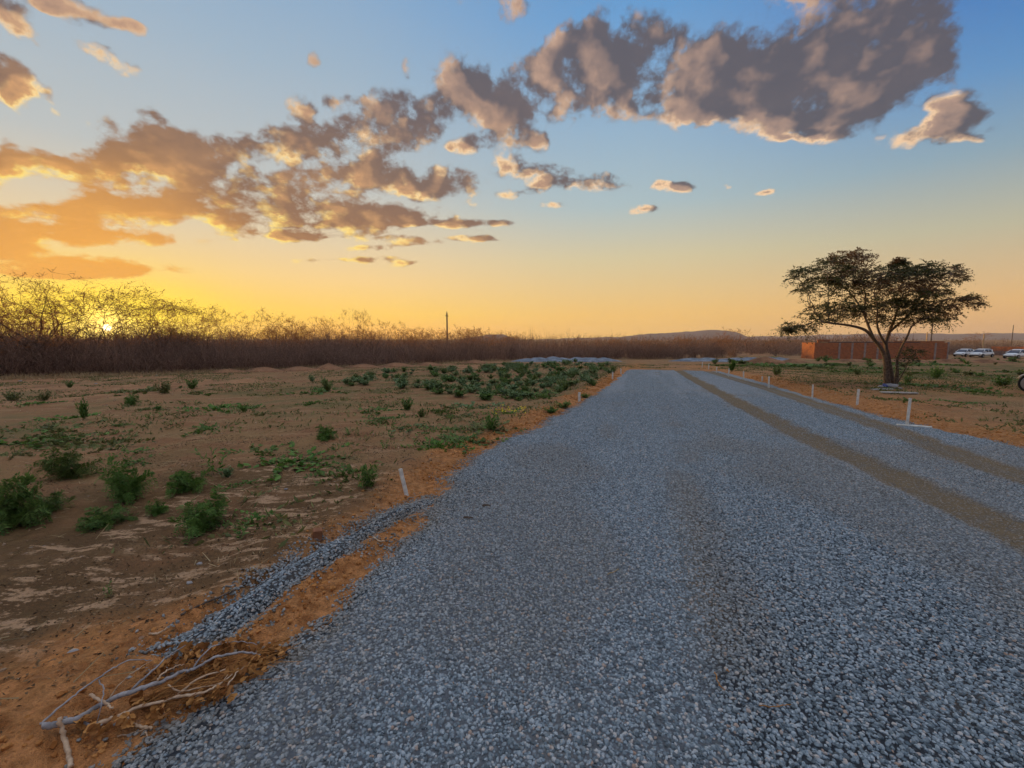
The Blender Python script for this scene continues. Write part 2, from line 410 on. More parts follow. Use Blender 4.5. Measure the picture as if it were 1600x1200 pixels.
def ground_material():
    m, T, b = mat('dry_earth', .95, .15)
    g = T.n('NewGeometry').outputs['Position']
    big = T.noise(g, .22, 4, .6); mid_ = T.noise(g, 1.3, 5, .6); fine = T.noise(g, 14, 5, .65); grit = T.noise(g, 90, 3, .7)
    streak = T.noise(T.v('MULTIPLY', g, (.55, 1.8, 1)), 2.2, 6, .65)
    brown = T.mix(T.rng(mid_, .35, .65), (.30, .155, .078, 1), (.47, .26, .135, 1))
    pale = T.mix(fine, (.42, .265, .145, 1), (.58, .40, .235, 1))
    olive = T.mix(fine, (.16, .125, .06, 1), (.31, .235, .11, 1))
    c = T.mix(T.m('MULTIPLY', T.rng(streak, .50, .66), .55), brown, pale)
    c = T.mix(T.m('MULTIPLY', T.rng(big, .46, .60), T.rng(mid_, .42, .62, .2, .8)), c, olive)
    c = T.mix(T.m('MULTIPLY', attr(T, 'green'), T.rng(mid_, .38, .6)), c, T.mix(fine, (.06, .085, .025, 1), (.14, .14, .045, 1)))
    dark = T.mix(fine, (.078, .044, .021, 1), (.215, .125, .06, 1))
    dk = T.m('MULTIPLY', attr(T, 'dark'), T.rng(T.m('ADD', T.m('MULTIPLY', mid_, .6), T.m('MULTIPLY', fine, .4)), .36, .56, .35, 1.0))
    c = T.mix(dk, c, dark)
    sand = T.mix(fine, (.38, .23, .13, 1), (.64, .44, .28, 1))
    sm = T.rng(T.m('ADD', T.noise(T.v('MULTIPLY', g, (1.0, 2.6, 1)), 2.6, 7, .72), T.m('ADD', T.m('MULTIPLY', attr(T, 'sand'), .12), T.m('MULTIPLY', T.m('SUBTRACT', T.noise(g, 24, 4, .7), .5), .22))), .635, .70)
    c = T.mix(T.m('MULTIPLY', sm, T.rng(attr(T, 'sand'), .15, .6)), c, sand)
    orange = T.mix(T.rng(fine, .3, .7), (.36, .145, .050, 1), (.66, .33, .13, 1))
    om = T.m('MULTIPLY', attr(T, 'orange'), T.rng(T.m('ADD', T.m('MULTIPLY', mid_, .5), T.m('MULTIPLY', T.noise(g, 5, 4, .6), .5)), .30, .52, .35, 1.0))
    c = T.mix(om, c, orange)
    c = T.mix(.35, c, T.mix(T.rng(grit, .3, .7), (.05, .03, .02, 1), (.5, .36, .24, 1)), 'OVERLAY')
    peb = T.n('TexVoronoi'); peb.inputs['Scale'].default_value = 16; T.put(peb.inputs['Vector'], g); peb.inputs['Randomness'].default_value = 1
    pm = T.m('MULTIPLY', T.rng(peb.outputs['Distance'], .22, .16), T.rng(T.noise(g, 3, 3), .55, .7))
    c = T.mix(T.m('MULTIPLY', pm, .6), c, (.36, .30, .26, 1))
    T.put(b.inputs['Base Color'], c)
    h = T.m('ADD', T.m('MULTIPLY', fine, T.m('MULTIPLY_ADD', attr(T, 'orange'), .06, .045)), T.m('ADD', T.m('MULTIPLY', grit, .014), T.m('MULTIPLY', T.noise(g, 4, 5, .6), .05)))
    bp = T.n('Bump'); bp.inputs['Strength'].default_value = .8; bp.inputs['Distance'].default_value = 1.0
    T.put(bp.inputs['Height'], h); T.put(b.inputs['Normal'], bp)
    return m

def stone_colour(T, rnd, tint):
    c = T.ramp(rnd, [(0, (.062, .080, .096, 1)), (.25, (.148, .192, .225, 1)), (.6, (.250, .305, .350, 1)), (.88, (.41, .465, .51, 1)), (.95, (.52, .47, .44, 1)), (1, (.36, .24, .18, 1))])
    return c

def road_material():
    m, T, b = mat('crushed_stone_sheet', .9, .2)
    g = T.n('NewGeometry').outputs['Position']
    tr = attr(T, 'track'); lane = attr(T, 'lane')
    vo = T.n('TexVoronoi'); vo.inputs['Scale'].default_value = 42; T.put(vo.inputs['Vector'], g)
    w = T.n('SeparateColor'); T.put(w.inputs[0], vo.outputs['Color'])
    c = stone_colour(T, w.outputs[0], None)
    c = T.mix(T.m('MULTIPLY', T.rng(vo.outputs['Distance'], .26, .58), T.m('MULTIPLY_ADD', attr(T, 'loose'), .65, .35)), c, (.035, .038, .045, 1))  # shade in the gaps between stones painted as a near-black tone
    blot = T.noise(g, .9, 4, .6); fines = T.noise(g, 6, 5, .65)
    c = T.mix(T.m('MULTIPLY', T.rng(lane, .2, .9), .30), c, (.32, .34, .37, 1))
    c = T.mix(T.m('MULTIPLY', T.rng(blot, .50, .72), .30), c, (.20, .16, .12, 1))
    mud = T.mix(fines, (.095, .068, .040, 1), (.235, .165, .095, 1))
    c = T.mix(T.m('MULTIPLY', tr, T.rng(fines, .25, .5, .6, 1)), c, mud)
    cd = T.n('NewGeometry').outputs['Position']
    T.put(b.inputs['Base Color'], c)
    h = T.m('SUBTRACT', T.m('MULTIPLY', fines, .01), T.m('MULTIPLY', T.m('MULTIPLY', vo.outputs['Distance'], .022), T.m('SUBTRACT', 1.0, T.m('MULTIPLY', tr, .7))))
    bp = T.n('Bump'); bp.inputs['Strength'].default_value = .9; bp.inputs['Distance'].default_value = 1.0
    T.put(bp.inputs['Height'], h); T.put(b.inputs['Normal'], bp)
    return m

# ------------------------------------------------------------------ ground sheet
xs = spaced(-5200, 5200, .065, 1.045, 0, -5.2, 9.2); ys = spaced(-60, 6500, .065, 1.032, 0, .9, 11.5)
X, Y = np.meshgrid(xs, ys)
Z = ground_h(X, Y)
e_ = inside(X, Y); s_, t_ = st(X, Y)
nz = fbm(X * 1.1, Y * 1.1, 4, 51)
el_ = left_t(s_) - t_; er_ = t_ - right_t(s_)
wl = .55 + .5 * sstep(9, 5, s_) * 0 + .35 * sstep(2.2, 1.2, s_)
orange = sstep(wl + .35, wl - .15, el_ + (nz - .5) * .9) * (el_ > -1.2) + sstep(3.2, .2, er_ + (nz - .5) * 2.0) * (er_ > -1) * .8
orange = np.clip(orange, 0, 1) * sstep(60, 30, s_)
orange = np.maximum(orange, sstep(9, 3, np.hypot(X - P0(1390, 600)[0], Y - P0(1390, 600)[1])) * .35)
orange = np.maximum(orange, .55 * sstep(3.0, .5, np.abs(s_ - 36.5) + (nz - .5) * 3) * sstep(14, 8, np.abs(t_ - 1)))
near_ = sstep(9.5, 4.5, np.hypot(X, Y))
sandy = sstep(.2, .5, el_) * sstep(3.6, 2.2, el_ + (nz - .5) * 1.2) * sstep(5.2, 4.2, s_) * sstep(.2, .9, s_)
dark = sstep(.3, .7, el_) * sstep(6.0, 2.4, el_ + (nz - .5) * 2.0) * sstep(5.2, 3.4, s_ + (nz - .5))
green = sstep(.4, .65, fbm(X * .12, Y * .12, 3, 61)) * .35 + ((er_ > 3) * sstep(3, 7, er_) * sstep(14, 20, Y) * sstep(60, 45, Y)) * .9
green = green + (el_ > .5) * sstep(10, 14, s_) * sstep(34, 30, s_) * sstep(14, 8, el_) * .5
ground_me = mesh_np('ground', np.stack([X, Y, Z], -1).reshape(-1, 3), grid_faces(len(xs), len(ys)), [ground_material()], smooth=True,
                    attrs=dict(orange=orange.ravel(), sand=sandy.ravel(), dark=dark.ravel(), green=np.clip(green, 0, 1).ravel()))
tag(link('ground', ground_me), kind='structure')

# ------------------------------------------------------------------ road sheet (its own mesh, lying on the ground)
def road_grid(ss, ts):
    S, TT = np.meshgrid(ss, ts)
    return S * U[0] + TT * NRM[0], S * U[1] + TT * NRM[1], S, TT
ss = spaced(-2.5, S_END + 1.0, .05, 1.02, 0, .3, 6.5); ss = ss[ss > -3]
ts = np.arange(-4.6, 7.6, .06)
RX, RY, RS, RT = road_grid(ss, ts)
RZ = road_h(RX, RY); RG = gravelness(RX, RY)
ta = polydist(RX, RY, TRACK_A); tb = polydist(RX, RY, TRACK_B)
wob = (fbm(RX * 2.5, RY * 2.5, 3, 71) - .5) * .18
track = np.maximum(sstep(.33, .21, ta + wob), sstep(.36, .22, tb + wob) * (1 - .35 * np.exp(-(tb / .06) ** 2)))
track = np.maximum(track, .36 * sstep(.35, .05, np.abs(RT - 2.15 + (fbm(RS * .3, RT, 2, 73) - .5) * .8)) * sstep(.45, .75, fbm(RX * .9, RY * .9, 3, 72)))
track = np.maximum(track, .5 * sstep(.25, .05, np.abs(RT - .35)) * sstep(.5, .72, fbm(RX * .8, RY * .8, 3, 74)))
track = np.maximum(track, .9 * sstep(.9, .1, np.hypot((RX - P0(1500, 715)[0]) * .9, (RY - P0(1500, 715)[1]) * 2.2) + wob * 2))
track = np.maximum(track, .75 * sstep(.28, .02, -RG * 0 + np.abs(RG - .0)) * sstep(.35, .6, fbm(RX * 3, RY * 3, 3, 76)))
lane = fbm(RT * 1.5, RS * .10, 3, 77)
lane = sstep(.35, .68, lane)
keep = RG > -.35
Fr = grid_faces(len(ss), len(ts)); kf = keep.ravel()[Fr].any(1); Fr = Fr[kf]
used = np.unique(Fr); remap = -np.ones(RX.size, np.int64); remap[used] = np.arange(len(used))
pts = np.stack([RX, RY, RZ], -1).reshape(-1, 3)[used]
road_me = mesh_np('road', pts, remap[Fr], [road_material()], smooth=True, attrs=dict(track=track.ravel()[used], lane=lane.ravel()[used], loose=sstep(14, 6, RS).ravel()[used]))  # loose also sets how dark the painted gap shade is, strongest near
tag(link('road', road_me), kind='structure')

# ------------------------------------------------------------------ loose stones, scattered over the near part of the sheet
def pebble_material():
    m, T, b = mat('crushed_stone', .5, .5)
    r = T.n('Attribute'); r.attribute_type = 'INSTANCER'; r.attribute_name = 'rnd'
    d = T.n('Attribute'); d.attribute_type = 'INSTANCER'; d.attribute_name = 'dust'
    c = stone_colour(T, r.outputs['Fac'], None)
    g = T.n('TexCoord').outputs['Object']
    c = T.mix(T.m('MULTIPLY', d.outputs['Fac'], .75), c, (.25, .175, .10, 1))
    c = T.mix(T.rng(T.noise(g, 60, 3), .3, .7), c, T.v('SCALE', c, .8))
    T.put(b.inputs['Base Color'], c)
    return m
def gn_gravel():
    ng = bpy.data.node_groups.new('loose_stones', 'GeometryNodeTree')
    ng.interface.new_socket('Geometry', in_out='INPUT', socket_type='NodeSocketGeometry')
    ng.interface.new_socket('Geometry', in_out='OUTPUT', socket_type='NodeSocketGeometry')
    N = ng.nodes; L = ng.links
    gi = N.new('NodeGroupInput'); go = N.new('NodeGroupOutput')
    dist = N.new('GeometryNodeDistributePointsOnFaces')
    na = N.new('GeometryNodeInputNamedAttribute'); na.data_type = 'FLOAT'; na.inputs['Name'].default_value = 'dens'
    L.new(gi.outputs[0], dist.inputs['Mesh']); L.new(na.outputs['Attribute'], dist.inputs['Density'])
    variants = []
    for k, (sx, sy, sz) in enumerate([(1, .8, .62), (.9, .72, .8), (1.1, .66, .55), (.85, .85, .7)]):
        ico = N.new('GeometryNodeMeshIcoSphere'); ico.inputs['Radius'].default_value = .5; ico.inputs['Subdivisions'].default_value = 2
        sp_ = N.new('GeometryNodeSetPosition'); L.new(ico.outputs['Mesh'], sp_.inputs['Geometry'])
        pos = N.new('GeometryNodeInputPosition')
        nz_ = N.new('ShaderNodeTexNoise'); nz_.noise_dimensions = '4D'; nz_.inputs['Scale'].default_value = 2.2; nz_.inputs['Detail'].default_value = 1; nz_.inputs['W'].default_value = k * 7.7
        L.new(pos.outputs[0], nz_.inputs['Vector'])
        sub = N.new('ShaderNodeVectorMath'); sub.operation = 'SUBTRACT'; L.new(nz_.outputs['Color'], sub.inputs[0]); sub.inputs[1].default_value = (.5, .5, .5)
        scl = N.new('ShaderNodeVectorMath'); scl.operation = 'SCALE'; L.new(sub.outputs[0], scl.inputs[0]); scl.inputs['Scale'].default_value = .75
        L.new(scl.outputs[0], sp_.inputs['Offset'])
        tr = N.new('GeometryNodeTransform'); tr.inputs['Scale'].default_value = (sx, sy, sz); L.new(sp_.outputs[0], tr.inputs['Geometry'])
        sm = N.new('GeometryNodeSetMaterial'); sm.inputs['Material'].default_value = PEB; L.new(tr.outputs[0], sm.inputs['Geometry'])
        variants.append(sm)
    join = N.new('GeometryNodeGeometryToInstance')
    for v_ in variants[::-1]: L.new(v_.outputs[0], join.inputs[0])
    ins = N.new('GeometryNodeInstanceOnPoints'); ins.inputs['Pick Instance'].default_value = True
    st1 = N.new('GeometryNodeStoreNamedAttribute'); st1.data_type = 'FLOAT'; st1.domain = 'POINT'; st1.inputs['Name'].default_value = 'rnd'
    rv = N.new('FunctionNodeRandomValue'); rv.data_type = 'FLOAT'
    rv.inputs[2].default_value = 0; rv.inputs[3].default_value = 1; rv.inputs['Seed'].default_value = 3
    L.new(dist.outputs['Points'], st1.inputs['Geometry']); L.new(rv.outputs[1], st1.inputs['Value'])
    st2 = N.new('GeometryNodeStoreNamedAttribute'); st2.data_type = 'FLOAT'; st2.domain = 'POINT'; st2.inputs['Name'].default_value = 'dust'
    nd = N.new('GeometryNodeInputNamedAttribute'); nd.data_type = 'FLOAT'; nd.inputs['Name'].default_value = 'mud'
    L.new(st1.outputs[0], st2.inputs['Geometry']); L.new(nd.outputs['Attribute'], st2.inputs['Value'])
    L.new(st2.outputs[0], ins.inputs['Points']); L.new(join.outputs[0], ins.inputs['Instance'])
    ri = N.new('FunctionNodeRandomValue'); ri.data_type = 'INT'; ri.inputs[4].default_value = 0; ri.inputs[5].default_value = 3; ri.inputs['Seed'].default_value = 5
    L.new(ri.outputs[2], ins.inputs['Instance Index'])
    rr = N.new('FunctionNodeRandomValue'); rr.data_type = 'FLOAT_VECTOR'; rr.inputs[0].default_value = (-.5, -.5, 0); rr.inputs[1].default_value = (.5, .5, 6.283); rr.inputs['Seed'].default_value = 9
    L.new(rr.outputs[0], ins.inputs['Rotation'])
    rs = N.new('FunctionNodeRandomValue'); rs.data_type = 'FLOAT'; rs.inputs[2].default_value = 0; rs.inputs[3].default_value = 1; rs.inputs['Seed'].default_value = 11
    pw = N.new('ShaderNodeMath'); pw.operation = 'POWER'; L.new(rs.outputs[1], pw.inputs[0]); pw.inputs[1].default_value = 1.8
    ma = N.new('ShaderNodeMath'); ma.operation = 'MULTIPLY_ADD'; L.new(pw.outputs[0], ma.inputs[0]); ma.inputs[1].default_value = .014; ma.inputs[2].default_value = .0105
    L.new(ma.outputs[0], ins.inputs['Scale'])
    L.new(ins.outputs[0], go.inputs[0])
    return ng
PEB = pebble_material()
ss2 = np.arange(-1.0, 17.5, .10); ts2 = np.arange(-4.4, 8.6, .08)
GX, GY, GS, GT = road_grid(ss2, ts2)
# keep what the camera can see, with a margin
vis = (GY > .6) & (np.abs(GX) < 1.35 * GY + 1.6)
gg = gravelness(GX, GY)
GZ = np.maximum(road_h(GX, GY), ground_h(GX, GY)) + .001
ta = polydist(GX, GY, TRACK_A); tb = polydist(GX, GY, TRACK_B)
wob = (fbm(GX * 2.5, GY * 2.5, 3, 71) - .5) * .18
tk = np.maximum(sstep(.33, .21, ta + wob), sstep(.36, .22, tb + wob))
def ruts(x, y, s, t):
    w = (fbm(s * .35, t * .2, 2, 73) - .5) * .7
    a = .36 * sstep(.40, .05, np.abs(t - 2.15 + w)) * sstep(.36, .60, fbm(x * .9, y * .9, 3, 72))
    b = .38 * sstep(.34, .05, np.abs(t - .45 + w)) * sstep(.38, .60, fbm(x * .8, y * .8, 3, 74))
    c = .30 * sstep(.25, .05, np.abs(t + .7 + w)) * sstep(.45, .65, fbm(x * .8, y * .8, 3, 75))
    d = .35 * sstep(.50, .66, fbm(x * .55, y * .35, 3, 78))
    return np.maximum(np.maximum(a, b), np.maximum(c, d))
mudp = ruts(GX, GY, GS, GT)
edgeband = sstep(.0, .25, gg)
dens = sstep(-.06, .02, gg) * (1 - .80 * tk) * (1 - .45 * mudp) + .018 * sstep(-.30, -.02, gg)
dens = dens * sstep(16.5, 6.0, GS) * 5600
mudv = np.clip(tk * .8 + mudp + .5 * (1 - edgeband), 0, 1)
Fg = grid_faces(len(ss2), len(ts2)); kf = (vis & (dens > 5)).ravel()[Fg].any(1); Fg = Fg[kf]
used = np.unique(Fg); remap = -np.ones(GX.size, np.int64); remap[used] = np.arange(len(used))
grav_me = mesh_np('gravel', np.stack([GX, GY, GZ], -1).reshape(-1, 3)[used], remap[Fg], [PEB], attrs=dict(dens=dens.ravel()[used], mud=mudv.ravel()[used]))
go_ = tag(link('gravel', grav_me), 'loose grey crushed stones covering the road surface', 'gravel', kind='stuff')
md = go_.modifiers.new('stones', 'NODES'); md.node_group = gn_gravel()

# ------------------------------------------------------------------ shape builders (numpy)
def unit(v): return v / np.maximum(np.linalg.norm(v, axis=-1, keepdims=True), 1e-9)
def tubes(A, B, ra, rb, k=5):
    "separate tapered prisms A->B; returns V, F"
    A = np.asarray(A, float); B = np.asarray(B, float); n = len(A)
    if n == 0: return np.zeros((0, 3)), np.zeros((0, 4), int)
    d = unit(B - A); h = np.where(np.abs(d[:, 2:3]) < .9, np.array([[0, 0, 1.]]), np.array([[1., 0, 0]]))
    u = unit(np.cross(d, h)); v = np.cross(d, u)
    an = np.arange(k) * 2 * np.pi / k
    ring = u[:, None] * np.cos(an)[None, :, None] + v[:, None] * np.sin(an)[None, :, None]
    va = A[:, None] + ring * np.asarray(ra, float).reshape(-1, 1, 1); vb = B[:, None] + ring * np.asarray(rb, float).reshape(-1, 1, 1)
    V = np.concatenate([va, vb], 1).reshape(-1, 3)
    i = np.arange(k); j = (i + 1) % k
    f = np.stack([i, j, j + k, i + k], 1)
    F = (f[None] + (np.arange(n) * 2 * k)[:, None, None]).reshape(-1, 4)
    return V, F
def ribbons(A, B, wa, wb, rg):
    n = len(A); d = unit(B - A); r = unit(np.cross(d, rg.normal(size=(n, 3))))
    wa = np.asarray(wa).reshape(-1, 1); wb = np.asarray(wb).reshape(-1, 1)
    V = np.stack([A - r * wa, A + r * wa, B + r * wb, B - r * wb], 1).reshape(-1, 3)
    return V, np.arange(n * 4).reshape(-1, 4)
def leaves(C, D, S, L, Wd, fold=0.0):
    "one rhombic leaf each: centre line C -> C + D L, half width along S"
    L = np.asarray(L).reshape(-1, 1); Wd = np.asarray(Wd).reshape(-1, 1)
    up = np.cross(D, S) * Wd * fold
    V = np.stack([C, C + D * L * .45 + S * Wd + up, C + D * L, C + D * L * .45 - S * Wd + up], 1).reshape(-1, 3)
    return V, np.arange(len(C) * 4).reshape(-1, 4)
def merge(parts):
    V = []; F = []; o = 0
    for v, f in parts:
        if len(v) == 0: continue
        V.append(v); F.append(f + o); o += len(v)
    if not V: return np.zeros((0, 3)), [np.zeros((0, 4), int)]
    ks = sorted(set(f.shape[1] for f in F))
    return np.concatenate(V), [np.concatenate([f for f in F if f.shape[1] == k]) for k in ks]
def swept(pts, radii, k=6, closed_ends=True):
    "one continuous tube through the points"
    P_ = np.asarray(pts, float); n = len(P_); T_ = unit(np.gradient(P_, axis=0))
    u = np.cross(T_[0], [0, 0, 1.]);
    if np.linalg.norm(u) < .1: u = np.cross(T_[0], [1., 0, 0])
    u = u / np.linalg.norm(u); V = []
    for i in range(n):
        u = u - T_[i] * np.dot(u, T_[i]); u /= np.linalg.norm(u); w = np.cross(T_[i], u)
        for a in range(k): V.append(P_[i] + radii[i] * (u * math.cos(a * 2 * math.pi / k) + w * math.sin(a * 2 * math.pi / k)))
    V = np.array(V); F = []
    for i in range(n - 1):
        for a in range(k):
            b = (a + 1) % k; F.append((i * k + a, i * k + b, (i + 1) * k + b, (i + 1) * k + a))
    V = np.concatenate([V, P_[:1], P_[-1:]]); T3 = []
    for a in range(k):
        b = (a + 1) % k; T3.append((n * k, b, a)); T3.append((n * k + 1, (n - 1) * k + a, (n - 1) * k + b))
    return V, [np.array(F), np.array(T3)]
def smooth_path(pts, m=6):
    pts = np.asarray(pts, float); out = []
    n = len(pts)
    for i in range(n - 1):
        p0 = pts[max(i - 1, 0)]; p1 = pts[i]; p2 = pts[i + 1]; p3 = pts[min(i + 2, n - 1)]
        for k in range(m):
            t = k / m
            out.append(.5 * ((2 * p1) + (-p0 + p2) * t + (2 * p0 - 5 * p1 + 4 * p2 - p3) * t * t + (-p0 + 3 * p1 - 3 * p2 + p3) * t ** 3))
    out.append(pts[-1]); return np.array(out)

# ------------------------------------------------------------------ plant materials
def leaf_mat(name, c1, c2, c3=None, trans=.25, rough=.6):
    m, T, b = mat(name, rough, .25)
    oi = T.n('ObjectInfo'); g = T.n('NewGeometry')
    n = T.noise(g.outputs['Position'], 2.3, 3, .6)
    c = T.mix(T.rng(T.m('MULTIPLY_ADD', g.outputs['Random Per Island'], .7, T.m('MULTIPLY', n, .4)), .15, .95), c1, c2)
    if c3: c = T.mix(T.m('MULTIPLY', T.rng(oi.outputs['Random'], .4, 1.0), .8), c, c3)
    T.put(b.inputs['Base Color'], c)
    tr = T.n('BsdfTranslucent'); T.put(tr.inputs[0], c)
    mx = T.n('MixShader'); mx.inputs[0].default_value = trans
    out = m.node_tree.nodes['Material Output']
    T.put(mx.inputs[1], b.outputs[0]); T.put(mx.inputs[2], tr.outputs[0]); T.put(out.inputs[0], mx.outputs[0])
    return m
M_BARK = flat_mat('grey_brown_bark', (.085, .060, .045, 1), (.19, .14, .11, 1), 14, .9, .2, .01, 40)
M_TWIG = None
M_BRUSH = leaf_mat('dry_thicket', (.14, .082, .062, 1), (.36, .235, .175, 1), trans=.35, rough=.95)
M_TWIG = leaf_mat('dry_twigs', (.26, .110, .045, 1), (.46, .22, .10, 1), trans=.45, rough=.95)
M_DRYLEAF = leaf_mat('dusty_dry_leaves', (.15, .070, .028, 1), (.32, .165, .065, 1), trans=.55, rough=.9)
M_TREELEAF = leaf_mat('feathery_tree_leaves', (.030, .042, .016, 1), (.095, .095, .034, 1), trans=.3)
M_TREERUST = leaf_mat('rusty_tree_leaves', (.10, .055, .025, 1), (.17, .095, .045, 1), trans=.3)
M_CALO = leaf_mat('blue_green_leaves', (.090, .150, .060, 1), (.210, .300, .135, 1), (.16, .20, .06, 1))
M_WEED = leaf_mat('fresh_green_leaves', (.055, .130, .022, 1), (.150, .260, .050, 1), (.10, .19, .04, 1))
M_WEEDD = leaf_mat('deep_green_leaves', (.055, .115, .024, 1), (.145, .235, .052, 1), (.10, .13, .03, 1))
M_OLIVE = leaf_mat('olive_leaves', (.080, .095, .028, 1), (.200, .205, .070, 1))
M_STEM = flat_mat('green_brown_stems', (.07, .065, .03, 1), (.15, .11, .06, 1), 10)
M_STRAW = leaf_mat('dead_straw', (.26, .18, .09, 1), (.46, .34, .19, 1), trans=.15, rough=.9)
M_FLOWER = leaf_mat('yellow_petals', (.62, .46, .03, 1), (.80, .62, .06, 1))

# ------------------------------------------------------------------ dry thicket trees
def bare_tree(seed, h, spread, flat=.5, dense=1.0, leafy=0.0):
    rg = np.random.default_rng(seed); A = []; B = []; RA = []; RB = []; tips = []
    def grow(p, d, L, r, lv):
        n = 3 if lv < 3 else 2
        for i in range(n):
            d = unit(d + rg.normal(size=3) * .13 + np.array([0, 0, .04 if lv < 3 else -.02]))
            q = p + d * L / n; r2 = r * .86
            A.append(p); B.append(q); RA.append(r); RB.append(r2); p = q; r = r2
            if lv >= 3 and rg.random() < .36 * dense:
                dd = unit(d + rg.normal(size=3) * .75); tw = p + dd * L * rg.uniform(.25, .5)
                A.append(p); B.append(tw); RA.append(.010); RB.append(.006); tips.append((tw, dd))
        if lv >= 6 or r < .0035: tips.append((p, d)); return
        k = 2 if rg.random() < .45 else 3
        a0 = rg.uniform(0, 6.28)
        side = unit(np.cross(d, rg.normal(size=3))); oth = np.cross(d, side)
        for j in range(k):
            a = a0 + j * 6.283 / k + rg.normal() * .3; w = rg.uniform(.38, .75)
            nd = d + (side * math.cos(a) + oth * math.sin(a)) * w
            nd = nd * np.array([1, 1, 1 - flat * .13 * lv]); nd[2] = max(nd[2], .05 - .1 * (lv > 4))
            grow(p, unit(nd), L * rg.uniform(.66, .84), r * (.70 if k == 2 else .62), lv + 1)
    ns = rg.integers(2, 5)
    for s in range(ns):
        a = rg.uniform(0, 6.28); sp_ = rg.uniform(.15, .55) * spread
        grow(np.array([math.cos(a) * .08, math.sin(a) * .08, -.1]), unit(np.array([math.cos(a) * sp_, math.sin(a) * sp_, 1.0])), h * .27, .052 * h / 4 * rg.uniform(.8, 1.2), 0)
    A = np.array(A); B = np.array(B)
    top = np.percentile(B[:, 2], 99.5); k = h / top; A *= k; B *= k
    T_ = np.array([t[0] for t in tips]) * k; D_ = np.array([t[1] for t in tips])
    RA = np.array(RA); RB = np.array(RB); th = RA > .012
    trunk = merge([tubes(A[th], B[th], RA[th], RB[th], 5)]); tw = [tubes(A[~th], B[~th], RA[~th], RB[~th], 3)]
    # hair-thin end twigs
    m = 5; C = np.repeat(T_, m, 0); dd = unit(np.repeat(D_, m, 0) + rg.normal(size=(len(C), 3)) * .7)
    E_ = C + dd * rg.uniform(.10, .34, (len(C), 1)) * h / 4
    tw.append(ribbons(C, E_, np.full(len(C), .0085), np.full(len(C), .0045), rg))
    if leafy > 0:
        hi = np.where(E_[:, 2] > h * .70)[0] if leafy < 2.5 and h > 5 else np.arange(len(E_)); n = int(len(E_) * leafy); idx = hi[rg.integers(0, len(hi), n)]; c = E_[idx] + rg.normal(size=(n, 3)) * [.10, .10, .05]
        D2 = unit(rg.normal(size=(n, 3)) * [1, 1, .35]); S2 = unit(np.cross(D2, rg.normal(size=(n, 3)) * .3 + [0, 0, 1]))
        lf = merge([leaves(c, D2, S2, rg.uniform(.06, .12, n), rg.uniform(.016, .034, n))])
    else: lf = None
    return trunk, merge(tw), lf
def tree_variant(nm, *a, leafmat=None, **k):
    tr, tw, lf = bare_tree(*a, **k)
    out = [('trunk', mesh_np('trunk', *tr, [M_BARK])), ('crown', mesh_np('crown', *tw, [M_TWIG]))]
    if lf: out.append(('foliage', mesh_np('foliage', *lf, [leafmat or M_DRYLEAF])))
    return out
VARS = {
 'tall0': tree_variant('t', 11, 6.0, 1.5, .9, 1.0, 1.1), 'tall1': tree_variant('t', 12, 5.6, 1.3, .8, 1.0, .4),
 'tall2': tree_variant('t', 13, 5.2, 1.6, 1.0, 1.0, 1.8),
 'mid0': tree_variant('t', 21, 4.2, 1.1, .6, 1.0, .3), 'mid1': tree_variant('t', 22, 4.0, 1.4, .6, 1.0, 0), 'mid2': tree_variant('t', 23, 3.8, 1.0, .5, 1.0, .4),
 'mid3': tree_variant('t', 24, 4.4, .8, .3, 1.1, 0), 'round0': tree_variant('t', 31, 4.2, 1.0, .6, 1.0, 2.6), 'round1': tree_variant('t', 32, 3.8, 1.2, .7, 1.0, 2.0),
}
VH = dict(tall0=6.0, tall1=5.6, tall2=5.2, mid0=4.2, mid1=4.0, mid2=3.8, mid3=4.4, round0=4.2, round1=3.8)
FRONT = [(-700, 607), (-300, 598), (0, 590), (200, 584), (400, 578), (600, 571), (800, 563), (950, 561), (1060, 561), (1160, 558), (1230, 556)]
FW = np.array([P0(*p) for p in FRONT]); FX = np.array([p[0] for p in FRONT], float)
def belt(px, back):
    "world point at the thicket's front edge in the direction of column px, pushed back by some metres"
    x = np.interp(px, FX, FW[:, 0]); y = np.interp(px, FX, FW[:, 1]); r = math.hypot(x, y); k = (r + back) / r
    return x * k, y * k
def place_tree(var, px, top, back, label, group=None, name='bare_tree', w=1.0, cat='tree'):
    x, y = belt(px, back); zb = float(z0(x, y))
    rr = ray(px, top); t = y / rr[1]; zt = CAM_Z + t * rr[2]
    k = (zt - zb) / VH[var]
    o = empty(name, (x, y, zb), rng.uniform(0, 6.28), (k * w, k * w, k))
    for nm, me in VARS[var]: link(nm, me, o)
    return tag(o, label, cat, group)
G1 = 'dry trees rising out of the thicket'
